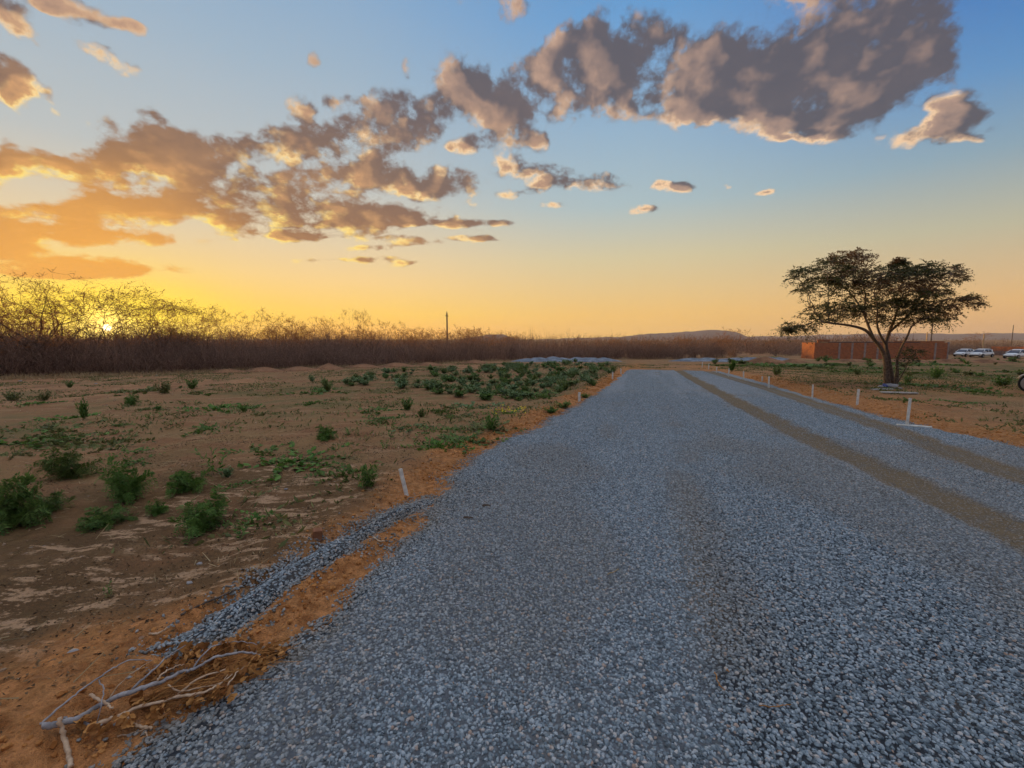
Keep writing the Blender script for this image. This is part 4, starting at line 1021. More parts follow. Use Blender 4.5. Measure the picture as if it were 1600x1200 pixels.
solo = [
 ('fern', 14, 822, 112, 'largest dark ferny shrub cut by the left picture edge', .62, M_WEEDD), ('fern', 78, 798, 44, 'ferny shrub directly right of the largest one at the left edge', .85, M_WEEDD),
 ('fern', 104, 748, 58, 'dark rounded ferny shrub behind the foreground ferny shrubs', .8, M_WEEDD), ('fern', 197, 782, 78, 'tall feathery shrub with upright bare stem, near left', .62, M_WEED),
 ('fern', 164, 820, 40, 'dark low ferny shrub below the tall feathery one', 1.15, M_WEEDD), ('fern', 297, 766, 50, 'green arching shrub behind the brightest foreground shrub', .8, M_WEED),
 ('fern', 318, 828, 66, 'bright green drooping shrub, nearest to the bare sandy patches', .95, M_WEED), ('fern', 245, 803, 26, 'low ferny sprout between the dark and the bright foreground shrubs', .9, M_WEED),
 ('sprig', 335, 742, 48, 'thin arching sprig at the right of the green arching shrub', 1.2, M_WEED), ('mat', 405, 812, 14, 'low creeping green plant right of the bright drooping shrub', 1.5, M_WEED),
 ('sprig', 376, 842, 30, 'sparse dark sprig below the creeping green plant', 1.8, M_WEEDD), ('sprig', 172, 932, 22, 'small lone green sprout in the dark littered soil', 1.4, M_WEEDD),
 ('bush', 576, 762, 42, 'dark compact shrub left of the leaning white stake', .75, M_WEEDD), ('mat', 548, 740, 18, 'spreading green plant touching the compact dark shrub', 1.3, M_WEEDD),
 ('calo', 354, 746, 18, 'small upright seedling right of the thin arching sprig', .9, M_CALO), ('sprig', 610, 686, 24, 'small dark sprout midway across the field', 1.3, M_WEEDD),
 ('fern', 507, 686, 30, 'thin ferny sprout in the open middle of the field', .8, M_WEED), ('mat', 462, 720, 16, 'loose patch plant with scattered small leaves in mid field', 2.0, M_WEED),
 ('bush', 636, 641, 22, 'dark round shrub at the front of the dense weed patch', .9, M_WEEDD), ('bush', 658, 652, 15, 'small dark shrub just right of the round one before the weed patch', 1.0, M_WEEDD),
 ('bush', 768, 672, 28, 'bright green bushy weed near the orange bank left of the road', .95, M_WEED), ('mat', 686, 696, 15, 'small leafy plant between the round shrub and the orange bank', 1.2, M_WEED),
 ('mat', 640, 668, 9, 'flat blue-green rosette in mid field', 1.8, M_CALO), ('mat', 698, 672, 9, 'flat green rosette left of the bright bushy weed', 1.6, M_WEED),
 ('mat', 740, 636, 10, 'grey-green low cushion plant behind the bright bushy weed', 1.7, M_CALO), ('bush', 880, 637, 12, 'bright green ground shrub beside the left road edge', 2.0, M_WEED),
 ('bush', 862, 645, 12, 'bright green ground shrub on the orange bank, left of its neighbour', 2.0, M_WEED), ('bush', 915, 622, 9, 'green shrub creeping onto the gravel edge by the second left stake', 1.8, M_WEED),
 ('bush', 256, 616, 22, 'olive round bush in front of the thicket, left of centre of the field', 1.0, M_OLIVE), ('mat', 232, 612, 12, 'low olive spread attached to the left of the round olive bush', 1.6, M_OLIVE),
 ('bush', 300, 608, 18, 'dark bush right of the round olive bush', 1.0, M_WEEDD), ('fern', 207, 633, 22, 'upright green weed below the round olive bush', .7, M_WEED),
 ('bush', 20, 626, 16, 'dim olive bush near the left edge below the thicket', 1.5, M_OLIVE), ('bush', 70, 626, 17, 'dim olive bush second from the left below the thicket', 1.0, M_OLIVE),
 ('bush', 109, 606, 12, 'small dark bush at the foot of the thicket near the left', .9, M_WEEDD), ('calo', 132, 656, 36, 'tall thin weed standing alone left of mid field', .45, M_WEEDD),
 ('mat', 100, 655, 9, 'low green spread left of the tall thin weed', 1.8, M_WEED), ('mat', 335, 639, 11, 'bright low weed in the stubble, left of its twin', 1.7, M_WEED),
 ('bush', 381, 644, 15, 'compact green weed, right one of a pair in the stubble', .9, M_WEED), ('calo', 248, 641, 9, 'tiny round weed below the olive bush', 1.1, M_WEED),
 ('mat', 20, 690, 12, 'pale green spread at the left edge above the ferny shrubs', 3.0, M_WEED), ('mat', 95, 690, 12, 'pale green spread above the dark rounded ferny shrub', 2.2, M_OLIVE),
 ('sprig', 230, 660, 16, 'faint thin sprig in the open dirt left of mid field', 1.2, M_WEED), ('sprig', 262, 672, 14, 'faint thin sprig lower right of the other one', 1.2, M_OLIVE),
 ('mat', 380, 757, 8, 'tiny creeping plant right of the upright seedling', 1.6, M_WEED), ('calo', 512, 612, 24, 'tallest blue-green weed at the left end of the weed patch', .8, M_CALO),
 ('calo', 488, 597, 12, 'blue-green weed furthest left of the weed patch', .9, M_CALO), ('bush', 927, 603, 9, 'dark green weed at the road edge before the third left stake', 1.2, M_WEEDD),
 ('bush', 958, 582, 12, 'dark bush behind the third left stake', 1.0, M_WEEDD),
 ('calo', 1143, 581, 21, 'upright bright-topped sapling among the right stakes', .55, M_WEED), ('calo', 1214, 587, 15, 'round blue-green bush right of the sapling', .95, M_CALO),
 ('calo', 1340, 586, 13, 'small round bush left of the big tree trunk', .95, M_CALO), ('bush', 1462, 592, 22, 'leafy green bush right of the big tree', .8, M_WEED),
 ('mat', 1528, 613, 10, 'small green plant on the bare dirt at far right', 1.3, M_WEEDD), ('bush', 1566, 603, 18, 'dark spreading bush near the motorcycle', 1.5, M_WEEDD),
 ('mat', 1440, 604, 11, 'low dark green spread at the right foot of the big tree', 2.0, M_WEEDD), ('bush', 1418, 599, 14, 'leafy shoots at the right foot of the trunk', .9, M_WEEDD),
 ('mat', 1240, 572, 8, 'green clump in front of the brick house end', 3.0, M_WEEDD), ('bush', 1290, 564, 9, 'dark bush against the left corner of the brick house', 1.6, M_WEEDD),
]
for kd, px, py, hp, lab, wk, m_ in solo: place_shrub(kd, px, py, hp, lab, None, wk, m_)
# yellow flowers
fl = place_shrub('mat', 796, 647, 9, 'low plant with yellow flowers beside the bright bushy weed', None, 1.6, M_WEED, 'flowering_weed', 'flower')
rg = np.random.default_rng(8); n = 60; c = np.c_[rg.normal(size=(n, 2)) * .33, rg.uniform(.16, .42, n)]; d = unit(rg.normal(size=(n, 3)) + [0, 0, .5]); s = unit(np.cross(d, rg.normal(size=(n, 3))))
link('blossoms', mesh_np('blossoms', *merge([leaves(c, d, s, np.full(n, .09), np.full(n, .035))]), [M_FLOWER]), fl)
# dense patch left of the road
def inpoly(x, y, poly):
    c = False; n = len(poly)
    for i in range(n):
        x1, y1 = poly[i]; x2, y2 = poly[(i + 1) % n]
        if (y1 > y) != (y2 > y) and x < (x2 - x1) * (y - y1) / (y2 - y1) + x1: c = not c
    return c
patch = [(545, 590), (620, 579), (760, 571), (900, 566), (965, 572), (950, 585), (925, 600), (890, 612), (850, 622), (800, 630), (740, 624), (660, 612), (600, 604), (520, 604)]
k = 0; tries = 0; taken = []
while k < 215 and tries < 20000:
    tries += 1; px = rng.uniform(500, 965); py = rng.uniform(566, 632)
    if not inpoly(px, py, patch): continue
    if rng.random() > np.interp(px, [500, 640, 760, 960], [.25, .6, 1, 1]): continue
    md_ = np.interp(py, [566, 632], [3.5, 10])
    if any(abs(px - a) < md_ and abs(py - b) < md_ * .35 for a, b in taken): continue
    taken.append((px, py)); hp = np.interp(py, [566, 600, 632], [6, 10, 12]) * rng.uniform(.6, 1.25)
    place_shrub(rng.choice(['calo', 'calo', 'bush']), px, py, hp, 'small blue-green weed in the dense weed patch left of the road', 'weeds of the dense patch left of the road', rng.uniform(1.3, 2.1), [M_CALO, M_CALO, M_WEEDD][k % 3], 'weed', 'weed'); k += 1
# scattered weeds in the left field and on the right
for lab, grp_, n, x0, x1, y0, y1, kinds, hs in [
  ('tiny scattered weed on the bare left field', 'tiny weeds on the left field', 60, 20, 860, 612, 720, ['mat', 'sprig', 'mat'], (4, 9)),
  ('low green weed in the grassy strip right of the road', 'low weeds in the grassy strip right of the road', 75, 1110, 1600, 563, 590, ['mat', 'bush', 'calo'], (4, 8)),
  ('small weed on the red dirt right of the road', 'small weeds on the red dirt right of the road', 10, 1240, 1600, 596, 640, ['mat', 'sprig'], (4, 7))]:
    for i in range(n):
        px = rng.uniform(x0, x1); py = y0 + (y1 - y0) * rng.random() ** 1.3
        if x0 > 1000 and py > 566 + (px - 1100) * .055 + 6 and n > 20: py = 565 + rng.random() * ((px - 1100) * .05 + 5)
        if x0 < 1000 and px > 860 - (py - 620) * 1.6: continue
        gx_, gy_ = P0(px, py)
        if float(inside(np.array(gx_), np.array(gy_))) > -.15: continue
        kd = kinds[i % len(kinds)]; hp = rng.uniform(*hs) * np.interp(py, [565, 700], [.9, 1.6])
        place_shrub(kd, px, py, hp, lab, grp_, rng.uniform(1.0, 2.0), [M_WEEDD, M_WEED, M_OLIVE][i % 3], 'weed', 'weed')

# ground litter: straw, twigs, small leaves (one mass)
rg = np.random.default_rng(19); pts_ = []
n = 42000; px_x = rg.uniform(-9, 16, n); px_y = rg.uniform(1.0, 30, n) ** 1.0
el2 = inside(px_x, px_y); ok = (el2 < -.1) & (np.abs(px_x) < px_y * 1.3 + 1.5) & (fbm(px_x * .8, px_y * .8, 3, 81) > .45)
x = px_x[ok]; y = px_y[ok]; c = np.c_[x, y, ground_h(x, y) + .004]; n = len(c)
d = unit(rg.normal(size=(n, 3)) * [1, 1, .22]); d[:, 2] = np.abs(d[:, 2]); e = c + d * rg.uniform(.03, .14, (n, 1))
tag(link('dead_grass', mesh_np('dead_grass', *merge([ribbons(c, e, np.full(n, .0030), np.full(n, .0015), rg)]), [M_STRAW])), 'thin scattered straw and stalks lying on the bare field', 'straw', kind='stuff')
n = 30000; x = rg.uniform(-30, 34, n); y = rg.uniform(3, 44, n); el2 = inside(x, y); s2, t2 = st(x, y)
dn = fbm(x * .5, y * .5, 4, 83) + .18 * ((t2 - right_t(s2)) > 3) * (y > 16) + .08 * (y > 14)
ok = (el2 < -.5) & (dn > .57) & (np.hypot(x, y) > 3); x = x[ok]; y = y[ok]; n = len(x)
c = np.repeat(np.c_[x, y, ground_h(x, y)], 6, 0) + rg.normal(size=(n * 6, 3)) * [.09, .09, 0]; n = len(c); d = unit(rg.normal(size=(n, 3)) * [1, 1, .3] + [0, 0, .8]); s = unit(np.cross(d, rg.normal(size=(n, 3))))
tag(link('ground_cover', mesh_np('ground_cover', *merge([leaves(c, d, s, rg.uniform(.04, .12, n), rg.uniform(.006, .02, n))]), [M_OLIVE])), 'sparse low green seedlings covering parts of the field', 'ground cover', kind='stuff')
# crumbled leaf litter over the dark soil, and small stones over the field
n = 60000; x = rg.uniform(-7, 1.0, n); y = rg.uniform(.9, 9, n); s2, t2 = st(x, y); el2 = left_t(s2) - t2
ok = (el2 > .45) & (el2 < 5) & (s2 < 6.5) & (fbm(x * 1.6, y * 1.6, 4, 87) > .44) & (np.abs(x) < y * 1.3 + 1.2); x = x[ok]; y = y[ok]; n = len(x)
c = np.c_[x, y, ground_h(x, y) + .003]; d = unit(rg.normal(size=(n, 3)) * [1, 1, .35]); s = unit(np.cross(d, rg.normal(size=(n, 3)) * .7 + [0, 0, 1]))
M_LITTER = leaf_mat('brown_leaf_litter', (.055, .032, .018, 1), (.26, .165, .085, 1), trans=.05, rough=.95)
tag(link('leaves', mesh_np('leaves', *merge([leaves(c, d, s, rg.uniform(.008, .028, n), rg.uniform(.003, .009, n), .3)]), [M_LITTER])), 'crumbled brown leaf litter over the dark soil at near left', 'leaf litter', kind='stuff')
# clods of earth along both banks (one mass)
def lumps(c, r, rg, k=1):
    ico = np.array([(0,0,1),(.894,0,.447),(.276,.851,.447),(-.724,.526,.447),(-.724,-.526,.447),(.276,-.851,.447),(.724,.526,-.447),(-.276,.851,-.447),(-.894,0,-.447),(-.276,-.851,-.447),(.724,-.526,-.447),(0,0,-1)])
    fi = np.array([(0,1,2),(0,2,3),(0,3,4),(0,4,5),(0,5,1),(1,6,2),(2,7,3),(3,8,4),(4,9,5),(5,10,1),(6,7,2),(7,8,3),(8,9,4),(9,10,5),(10,6,1),(11,7,6),(11,8,7),(11,9,8),(11,10,9),(11,6,10)])
    n = len(c); V = ico[None] * (1 + rg.normal(size=(n, 12, 1)) * .22) * r[:, None, None] * rg.uniform(.6, 1.2, (n, 1, 3)) + c[:, None]
    return V.reshape(-1, 3), (fi[None] + (np.arange(n) * 12)[:, None, None]).reshape(-1, 3)
n = 26000; s2 = rg.uniform(.2, 26, n) ; side = rg.random(n) < .62; tt = np.where(side, left_t(s2) - np.abs(rg.normal(size=n)) * .28 - .02, right_t(s2) + np.abs(rg.normal(size=n)) * .55 + .02)
x = s2 * U[0] + tt * NRM[0]; y = s2 * U[1] + tt * NRM[1]
ok = (fbm(x * 3, y * 3, 3, 85) > .42) & (gravelness(x, y) < .02) & (y > .8); x = x[ok]; y = y[ok]; n = len(x); r_ = (.003 + .014 * rg.random(n) ** 5) * (1 + .03 * y)
n = 22000; x2_ = rg.uniform(-26, 26, n); y2_ = rg.uniform(1.0, 30, n)
ok = (inside(x2_, y2_) < -.35) & (np.abs(x2_) < y2_ * 1.3 + 1.2) & (fbm(x2_ * .9, y2_ * .9, 3, 88) > .46); x2_ = x2_[ok]; y2_ = y2_[ok]; r2_ = (.003 + .012 * rg.random(len(x2_)) ** 4) * (1 + .06 * y2_)
M_FIELD = flat_mat('field_stones_and_crumbs', (.20, .11, .06, 1), (.50, .36, .24, 1), 4, .95, .1)
tag(link('pebbles', mesh_np('pebbles', *lumps(np.c_[x2_, y2_, ground_h(x2_, y2_) + r2_ * .25], r2_, rg), [M_FIELD])), 'small stones and earth crumbs scattered over the bare field', 'pebbles', kind='stuff')
M_CLOD = flat_mat('orange_earth_clods', (.30, .115, .035, 1), (.52, .24, .08, 1), 3, .95, .1)
tag(link('dirt', mesh_np('dirt', *lumps(np.c_[x, y, ground_h(x, y) + r_ * .3], r_, rg), [M_CLOD])), 'crumbled orange earth clods along the road banks', 'dirt', kind='stuff')

# ------------------------------------------------------------------ hard-surface helpers
def box(x0, x1, y0, y1, z0_, z1):
    V = np.array([(x, y, z) for z in (z0_, z1) for y in (y0, y1) for x in (x0, x1)], float)
    F = np.array([(0, 2, 3, 1), (4, 5, 7, 6), (0, 1, 5, 4), (2, 6, 7, 3), (0, 4, 6, 2), (1, 3, 7, 5)])
    return V, F
def mobj(name, parts, m, parent=None, loc=None, smooth=False, bevel=0, rz=0):
    V, F = merge([(v, f) if not isinstance(f, list) else (v, f[0]) for v, f in parts]) if not (len(parts) == 1 and isinstance(parts[0][1], list)) else parts[0]
    o = link(name, mesh_np(name, V, F, [m], smooth=smooth), parent, loc, rz)
    if bevel:
        b = o.modifiers.new('edge', 'BEVEL'); b.width = bevel; b.segments = 2; b.limit_method = 'ANGLE'
    return o
def world_at(px, d, z=None):
    rr = ray(px, 540); x = rr[0] / rr[1] * d; return Vector((x, d, float(z0(x, d)) if z is None else z))
def z_at(py, px, d):
    rr = ray(px, py); return CAM_Z + d / rr[1] * rr[2]
def plain(name, c, rough=.6, spec=.4, metal=0):
    m, T, b = mat(name, rough, spec); b.inputs['Metallic'].default_value = metal
    g = T.n('TexCoord').outputs['Object']; n = T.noise(g, 9, 4, .6)
    T.put(b.inputs['Base Color'], T.mix(T.rng(n, .3, .7), tuple(v * .82 for v in c[:3]) + (1,), tuple(c[:3]) + (1,)))
    return m
M_STAKE = flat_mat('limewashed_wood', (.50, .47, .43, 1), (.78, .75, .70, 1), 12, .85, .2, .004, 60)
M_WOOD = flat_mat('weathered_board', (.28, .25, .22, 1), (.48, .45, .42, 1), 6, .85, .2, .004, 50)
M_CONC = flat_mat('raw_concrete', (.22, .17, .16, 1), (.33, .27, .24, 1), 2.5, .9, .2)
M_DARKROOF = flat_mat('dark_roof_sheet', (.05, .045, .045, 1), (.10, .085, .08, 1), 2, .8, .2)
M_RUBBER = plain('tyre_rubber', (.025, .025, .026), .85, .2)
M_RIM = plain('alloy', (.45, .46, .48), .35, .5, .7)
M_PAINT = plain('white_car_paint', (.80, .80, .80), .3, .5)
M_GLASS = plain('tinted_glass', (.03, .045, .09), .12, .6)
M_LAMP = plain('lamp_lens', (.55, .58, .62), .2, .6)
M_RED = plain('dark_red_paint', (.28, .018, .02), .35, .5)
M_METAL = plain('dull_steel', (.36, .34, .32), .45, .5, .6)
M_POLE = flat_mat('grey_pole', (.10, .075, .06, 1), (.17, .13, .11, 1), 2, .9, .2)
M_SUNPOLE = flat_mat('sunlit_wooden_post', (.42, .28, .15, 1), (.58, .40, .23, 1), 3, .9, .2)  # pale yellow pole tone, low sunlight put into the colour

def brick_mat():
    m, T, b = mat('hollow_brick', .9, .15)
    g = T.n('TexCoord').outputs['Object']; s = T.n('SeparateXYZ'); T.put(s.inputs[0], g)
    cb = T.n('CombineXYZ'); T.put(cb.inputs[0], T.m('ADD', s.outputs[0], s.outputs[1])); T.put(cb.inputs[1], s.outputs[2])
    br = T.n('TexBrick'); T.put(br.inputs['Vector'], cb); br.inputs['Scale'].default_value = 1.0
    br.inputs['Brick Width'].default_value = .30; br.inputs['Row Height'].default_value = .20; br.inputs['Mortar Size'].default_value = .018
    br.inputs['Color1'].default_value = (.44, .145, .055, 1); br.inputs['Color2'].default_value = (.29, .090, .040, 1); br.inputs['Mortar'].default_value = (.22, .14, .10, 1)
    n = T.noise(g, .8, 4, .6)
    c = T.mix(T.m('MULTIPLY', T.rng(n, .45, .7), .4), br.outputs['Color'], (.24, .13, .09, 1))
    T.put(b.inputs['Base Color'], c)
    bp = T.n('Bump'); bp.inputs['Distance'].default_value = .01; T.put(bp.inputs['Height'], T.m('SUBTRACT', 1.0, br.outputs['Fac'])); T.put(b.inputs['Normal'], bp)
    return m
M_BRICK = brick_mat()

# ------------------------------------------------------------------ unfinished brick house
HD = 72.0
pA = world_at(1273, HD); pB = world_at(1481, HD); zb = min(pA.z, pB.z) - .3
w_ = pB.x - pA.x; top = z_at(535.5, 1273, HD) - zb; Lz = 3.7
bx_ = world_at(1253, HD + Lz).x - pA.x
house = empty('brick_house', (pA.x, HD, zb)); th = .16
mobj('wall', [box(0, w_, 0, th, 0, top)], M_BRICK, house)
end = mobj('wall', [box(0, th, th + .002, math.hypot(Lz, bx_), 0, top + .02)], M_BRICK, house, rz=math.atan2(-bx_, Lz))
end['label'] = 'narrow end wall glowing orange in the last sun'
for i, px in enumerate((1312, 1332, 1352, 1372, 1462)):
    x = world_at(px, HD).x - pA.x; mobj('pillar', [box(x - .16, x + .16, -.03, -.002, 0, top - .02)], M_CONC, house)
mobj('pillar', [box(w_ - .02, w_ + .22, -.035, .2, 0, top + .12)], M_CONC, house)
x0r = world_at(1296, HD).x - pA.x; x1r = world_at(1440, HD).x - pA.x
mobj('roof', [box(x0r, x1r, .30, 5.5, top + .02, top + .14)], M_DARKROOF, house)
x2 = world_at(1276, HD + 2.6).x - pA.x; x3 = world_at(1295, HD + 2.6).x - pA.x
mobj('parapet', [box(x2, x3, 2.4, 2.56, top * .4, z_at(530.5, 1285, HD + 2.5) - zb)], M_BRICK, house)
mobj('wall', [box(w_ * .62, w_, .6, .76, 0, z_at(533, 1470, HD + .7) - zb)], M_BRICK, house)
tag(house, 'long low unfinished brick house behind the big tree, left end lit orange', 'house')
o = mobj('wooden_post', [box(-.06, .06, -.06, .06, 0, z_at(519, 1447, 73.6) + .2)], M_SUNPOLE, None, (world_at(1447, 73.6).x, 73.6, -.2)); tag(o, 'short sunlit post sticking up over the brick house roof', 'post')
# second building: low wall, sunlight on its upper band painted in
d2 = 96.0; q = world_at(1549, d2); zt2 = z_at(541.5, 1549, d2)
low = empty('brick_building', (q.x, d2, q.z - .3), 0); hh = zt2 - (q.z - .3)
a_ = math.atan2(-.90, .43)
mobj('wall', [box(0, 16, 0, .2, 0, hh * .52)], M_CONC, low, rz=a_)
M_SUNBAND = flat_mat('sunlit_tint_band', (.62, .16, .045, 1), (.80, .24, .07, 1), 1.2, .9, .1)  # brick band in low sun, the sunlight painted into its orange
wu = mobj('wall', [box(0, 16, -.004, .2, hh * .52 + .003, hh)], M_SUNBAND, low, rz=a_); wu['label'] = 'upper band with orange sunlight put into its colour'
mobj('tower', [box(8.2, 10.4, .3, 2.4, 0, hh + .9)], M_CONC, low, rz=a_)
tag(low, 'low wall building at the right edge with an upper band coloured as if sunlit', 'building')

# ------------------------------------------------------------------ cars
def loft(stations, k=14, p=.55):
    V = []; n = len(stations)
    for (x, za, zb_, wb, wt) in stations:
        for i in range(k):
            a = 2 * math.pi * i / k; c = math.cos(a); s = math.sin(a)
            cy = math.copysign(abs(c) ** p, c); cz = math.copysign(abs(s) ** p, s)
            zz = (za + zb_) / 2 + (zb_ - za) / 2 * cz; w = wb + (wt - wb) * (cz + 1) / 2
            V.append((x, cy * w, zz))
    F = [(i * k + a, i * k + (a + 1) % k, (i + 1) * k + (a + 1) % k, (i + 1) * k + a) for i in range(n - 1) for a in range(k)]
    V += [np.mean(V[:k], 0), np.mean(V[(n - 1) * k:n * k], 0)]
    T3 = [(n * k, (a + 1) % k, a) for a in range(k)] + [(n * k + 1, (n - 1) * k + a, (n - 1) * k + (a + 1) % k) for a in range(k)]
    return np.array(V), [np.array(F), np.array(T3)]
def wheel_mesh(r, w, k=20):
    prof = [(r * .62, -w / 2), (r * .93, -w / 2), (r, -w * .3), (r, w * .3), (r * .93, w / 2), (r * .62, w / 2)]
    V = [(pr * math.cos(t), y, pr * math.sin(t)) for t in np.arange(k) * 2 * math.pi / k for pr, y in prof]; m = len(prof)
    F = [(i * m + j, i * m + (j + 1) % m, ((i + 1) % k) * m + (j + 1) % m, ((i + 1) % k) * m + j) for i in range(k) for j in range(m)]
    return np.array(V), np.array(F)
def rim_mesh(r, w, spokes=6):
    parts = []
    for i in range(spokes):
        a = i * 2 * math.pi / spokes; parts.append(tubes([(0, 0, 0)], [(r * .64 * math.cos(a), 0, r * .64 * math.sin(a))], [.035 * r / .3], [.025 * r / .3], 6))
    parts.append(wheel_mesh(r * .66, w * .7, 20)); return merge(parts)
def make_car():
    c = empty('parked_car', (0, 0, 0))
    body = loft([(-2.06, .42, .74, .60, .58), (-2.00, .28, .94, .80, .72), (-1.5, .22, .98, .86, .78), (-.4, .20, .96, .87, .80), (.7, .20, .93, .87, .79), (1.35, .22, .88, .85, .74), (1.88, .27, .74, .80, .66), (2.06, .36, .60, .66, .56)])
    mobj('body', [body], M_PAINT, c, smooth=True)
    cab = loft([(-1.92, .86, .96, .74, .70), (-1.62, .86, 1.34, .77, .58), (-1.1, .86, 1.44, .78, .60), (.0, .86, 1.45, .78, .60), (.42, .86, 1.36, .78, .60), (1.12, .82, .92, .76, .70)], p=.45)
    mobj('window', [cab], M_GLASS, c, smooth=True)
    roof = loft([(-1.70, 1.27, 1.36, .58, .50), (-1.1, 1.36, 1.475, .63, .57), (.0, 1.37, 1.485, .63, .57), (.46, 1.30, 1.385, .60, .52)], p=.5)
    mobj('roof', [roof], M_PAINT, c, smooth=True)
    for sgn in (-1, 1):
        mobj('door_pillar', [tubes([(-.35, sgn * .80, .93), (-1.25, sgn * .80, .93), (1.02, sgn * .77, .92)], [(-.32, sgn * .63, 1.40), (-1.5, sgn * .62, 1.36), (.44, sgn * .62, 1.37)], [.04, .09, .035], [.03, .06, .03], 6)], M_PAINT, c)
        mobj('headlight', [box(1.80, 1.99, sgn * .64 - .11, sgn * .64 + .11, .56, .68)], M_LAMP, c, bevel=.02)
        mobj('mirror', [box(.72, .84, sgn * .93 - .09, sgn * .93 + .05, .92, 1.04)], M_PAINT, c, bevel=.02)
        for x in (-1.30, 1.30):
            wv = wheel_mesh(.31, .20); ty = link('wheel', mesh_np('wheel', *wv, [M_RUBBER], smooth=False), c, (x, sgn * .80, .31))
            link('rim', mesh_np('rim', *rim_mesh(.31, .20), [M_RIM]), ty, (0, sgn * .02, 0))
    mobj('bumper', [box(1.96, 2.08, -.60, .60, .30, .42)], M_RUBBER, c, bevel=.02)
    return c
def copy_tree(o, parent=None):
    c = o.copy(); COL.objects.link(c); c.parent = parent
    for ch in o.children: copy_tree(ch, c)
    return c
car0 = make_car()
for i, (px, d, rz, lab, s) in enumerate([(1508, 84, 3.5, 'white parked car furthest left of the three, beside the end of the brick house', 1.0), (1535, 80, 3.45, 'white parked car in the middle of the three, nose to the left', 1.04), (1591, 76, 3.4, 'white parked car nearest the right edge, in front of the orange-topped wall', 1.08)]):
    kids = list(car0.children)
    c = car0 if i == 0 else copy_tree(car0)
    zg = z_at((557, 558, 560)[i], px, d); x = world_at(px, d).x
    c.location = (x, d, zg); c.rotation_euler = (0, 0, rz); c.scale = (s, s, s)
    tag(c, lab, 'car', 'white cars parked by the low buildings')
CARZ = [(world_at(px, d).x, d, z_at(py, px, d)) for px, d, py in ((1508, 84, 557), (1534, 80, 558), (1591, 76, 560))]
# ------------------------------------------------------------------ poles
def pole(px, ytop, d, r, lab, name='utility_pole', m=None, fitting=True, cat='pole', grp=None):
    b = world_at(px, d); h = z_at(ytop, px, d) - b.z
    o = empty(name, (b.x, d, b.z)); V, F = tubes([(0, 0, -.3)], [(0, 0, h)], [r], [r * .7], 10); mobj('shaft', [(V, F)], m or M_POLE, o, smooth=True)
    if fitting:
        mobj('crossarm', [box(-.5, .5, -.06, .06, h - .55, h - .43)], m or M_POLE, o, rz=1.3); mobj('insulator', [tubes([(0, 0, h - .02)], [(0, 0, h + .28)], [.07], [.05], 8)], M_CONC, o)
    return tag(o, lab, cat, grp)
pole(699, 489, 74, .16, 'dark utility pole rising out of the thicket left of the road')
pole(1454, 505, 112, .17, 'thin grey pole behind the brick house, just right of the big tree', fitting=False)
pole(1536, 522, 92, .14, 'pale slender post above the middle white car', m=M_SUNPOLE, fitting=False, name='lamp_post')
pole(1580, 508, 230, .20, 'faint mast on the skyline near the right edge', fitting=False, name='mast')

# ------------------------------------------------------------------ marker stakes
def stake(px, pbase, ptop, lab, lean=0.0, leany=0.0, w=.032, grp='white marker stakes on the right edge of the road', board=False, dark=False):
    p = P(px, pbase); rr = ray(px, ptop); h = (CAM_Z + p.y / rr[1] * rr[2]) - p.z
    o = empty('marker_stake', p, rng.uniform(-.3, .3)); n = 6
    zz = np.linspace(-.08, h, n); pts = np.c_[lean * zz + rng.normal(size=n) * .0015, leany * zz, zz]
    V, F = swept(pts, np.full(n, w * .72), 4); V[:, 1] *= .6
    s = link('shaft', mesh_np('shaft', V, F, [M_STAKE]), o); b = s.modifiers.new('edge', 'BEVEL'); b.width = .003
    if board:
        bd = mobj('foot_board', [box(-.15, .36, -.03, .03, .005, .03)], M_STAKE, o, bevel=.004, rz=-.25)
    return tag(o, lab, 'stake', grp)
GL = 'white marker stakes on the left edge of the road'
stake(635, 773, 733, 'leaning white stake at the left gravel edge, nearest the camera', -.22, .05, .036, GL)
stake(905, 628, 613, 'short white stake at the left gravel edge among green plants', 0, 0, .05, GL)
stake(957, 593, 581, 'white stake at the left edge before the far end of the road', 0, 0, .05, GL)
stake(970, 584, 576, 'small farthest white stake on the left edge of the road', 0, 0, .05, GL)
stake(1417, 666, 622, 'tall white stake with a board across its foot, nearest on the right', .02, 0, .040, board=True)
for px, b_, t_, lab in [(1339, 633, 608, 'thin stake standing on the dirt bank left of the tall board-footed stake'), (1269, 622, 601, 'second nearest white stake on the right road edge'),
    (1201, 606, 588, 'third nearest white stake on the right road edge'), (1191, 596, 588, 'stubby stake just left of and behind the third right stake'), (1162, 592, 580, 'white stake right of the bright-topped sapling'),
    (1138, 588, 576, 'white stake in front of the bright-topped sapling'), (1119.5, 582, 573, 'white stake left of the bright-topped sapling'), (1107, 577, 568, 'small white stake second from the far end on the right'), (1097, 574, 566, 'small farthest white stake on the right edge')]:
    stake(px, b_, t_, lab, rng.normal() * .03, 0, .045 if px > 1110 else .05)

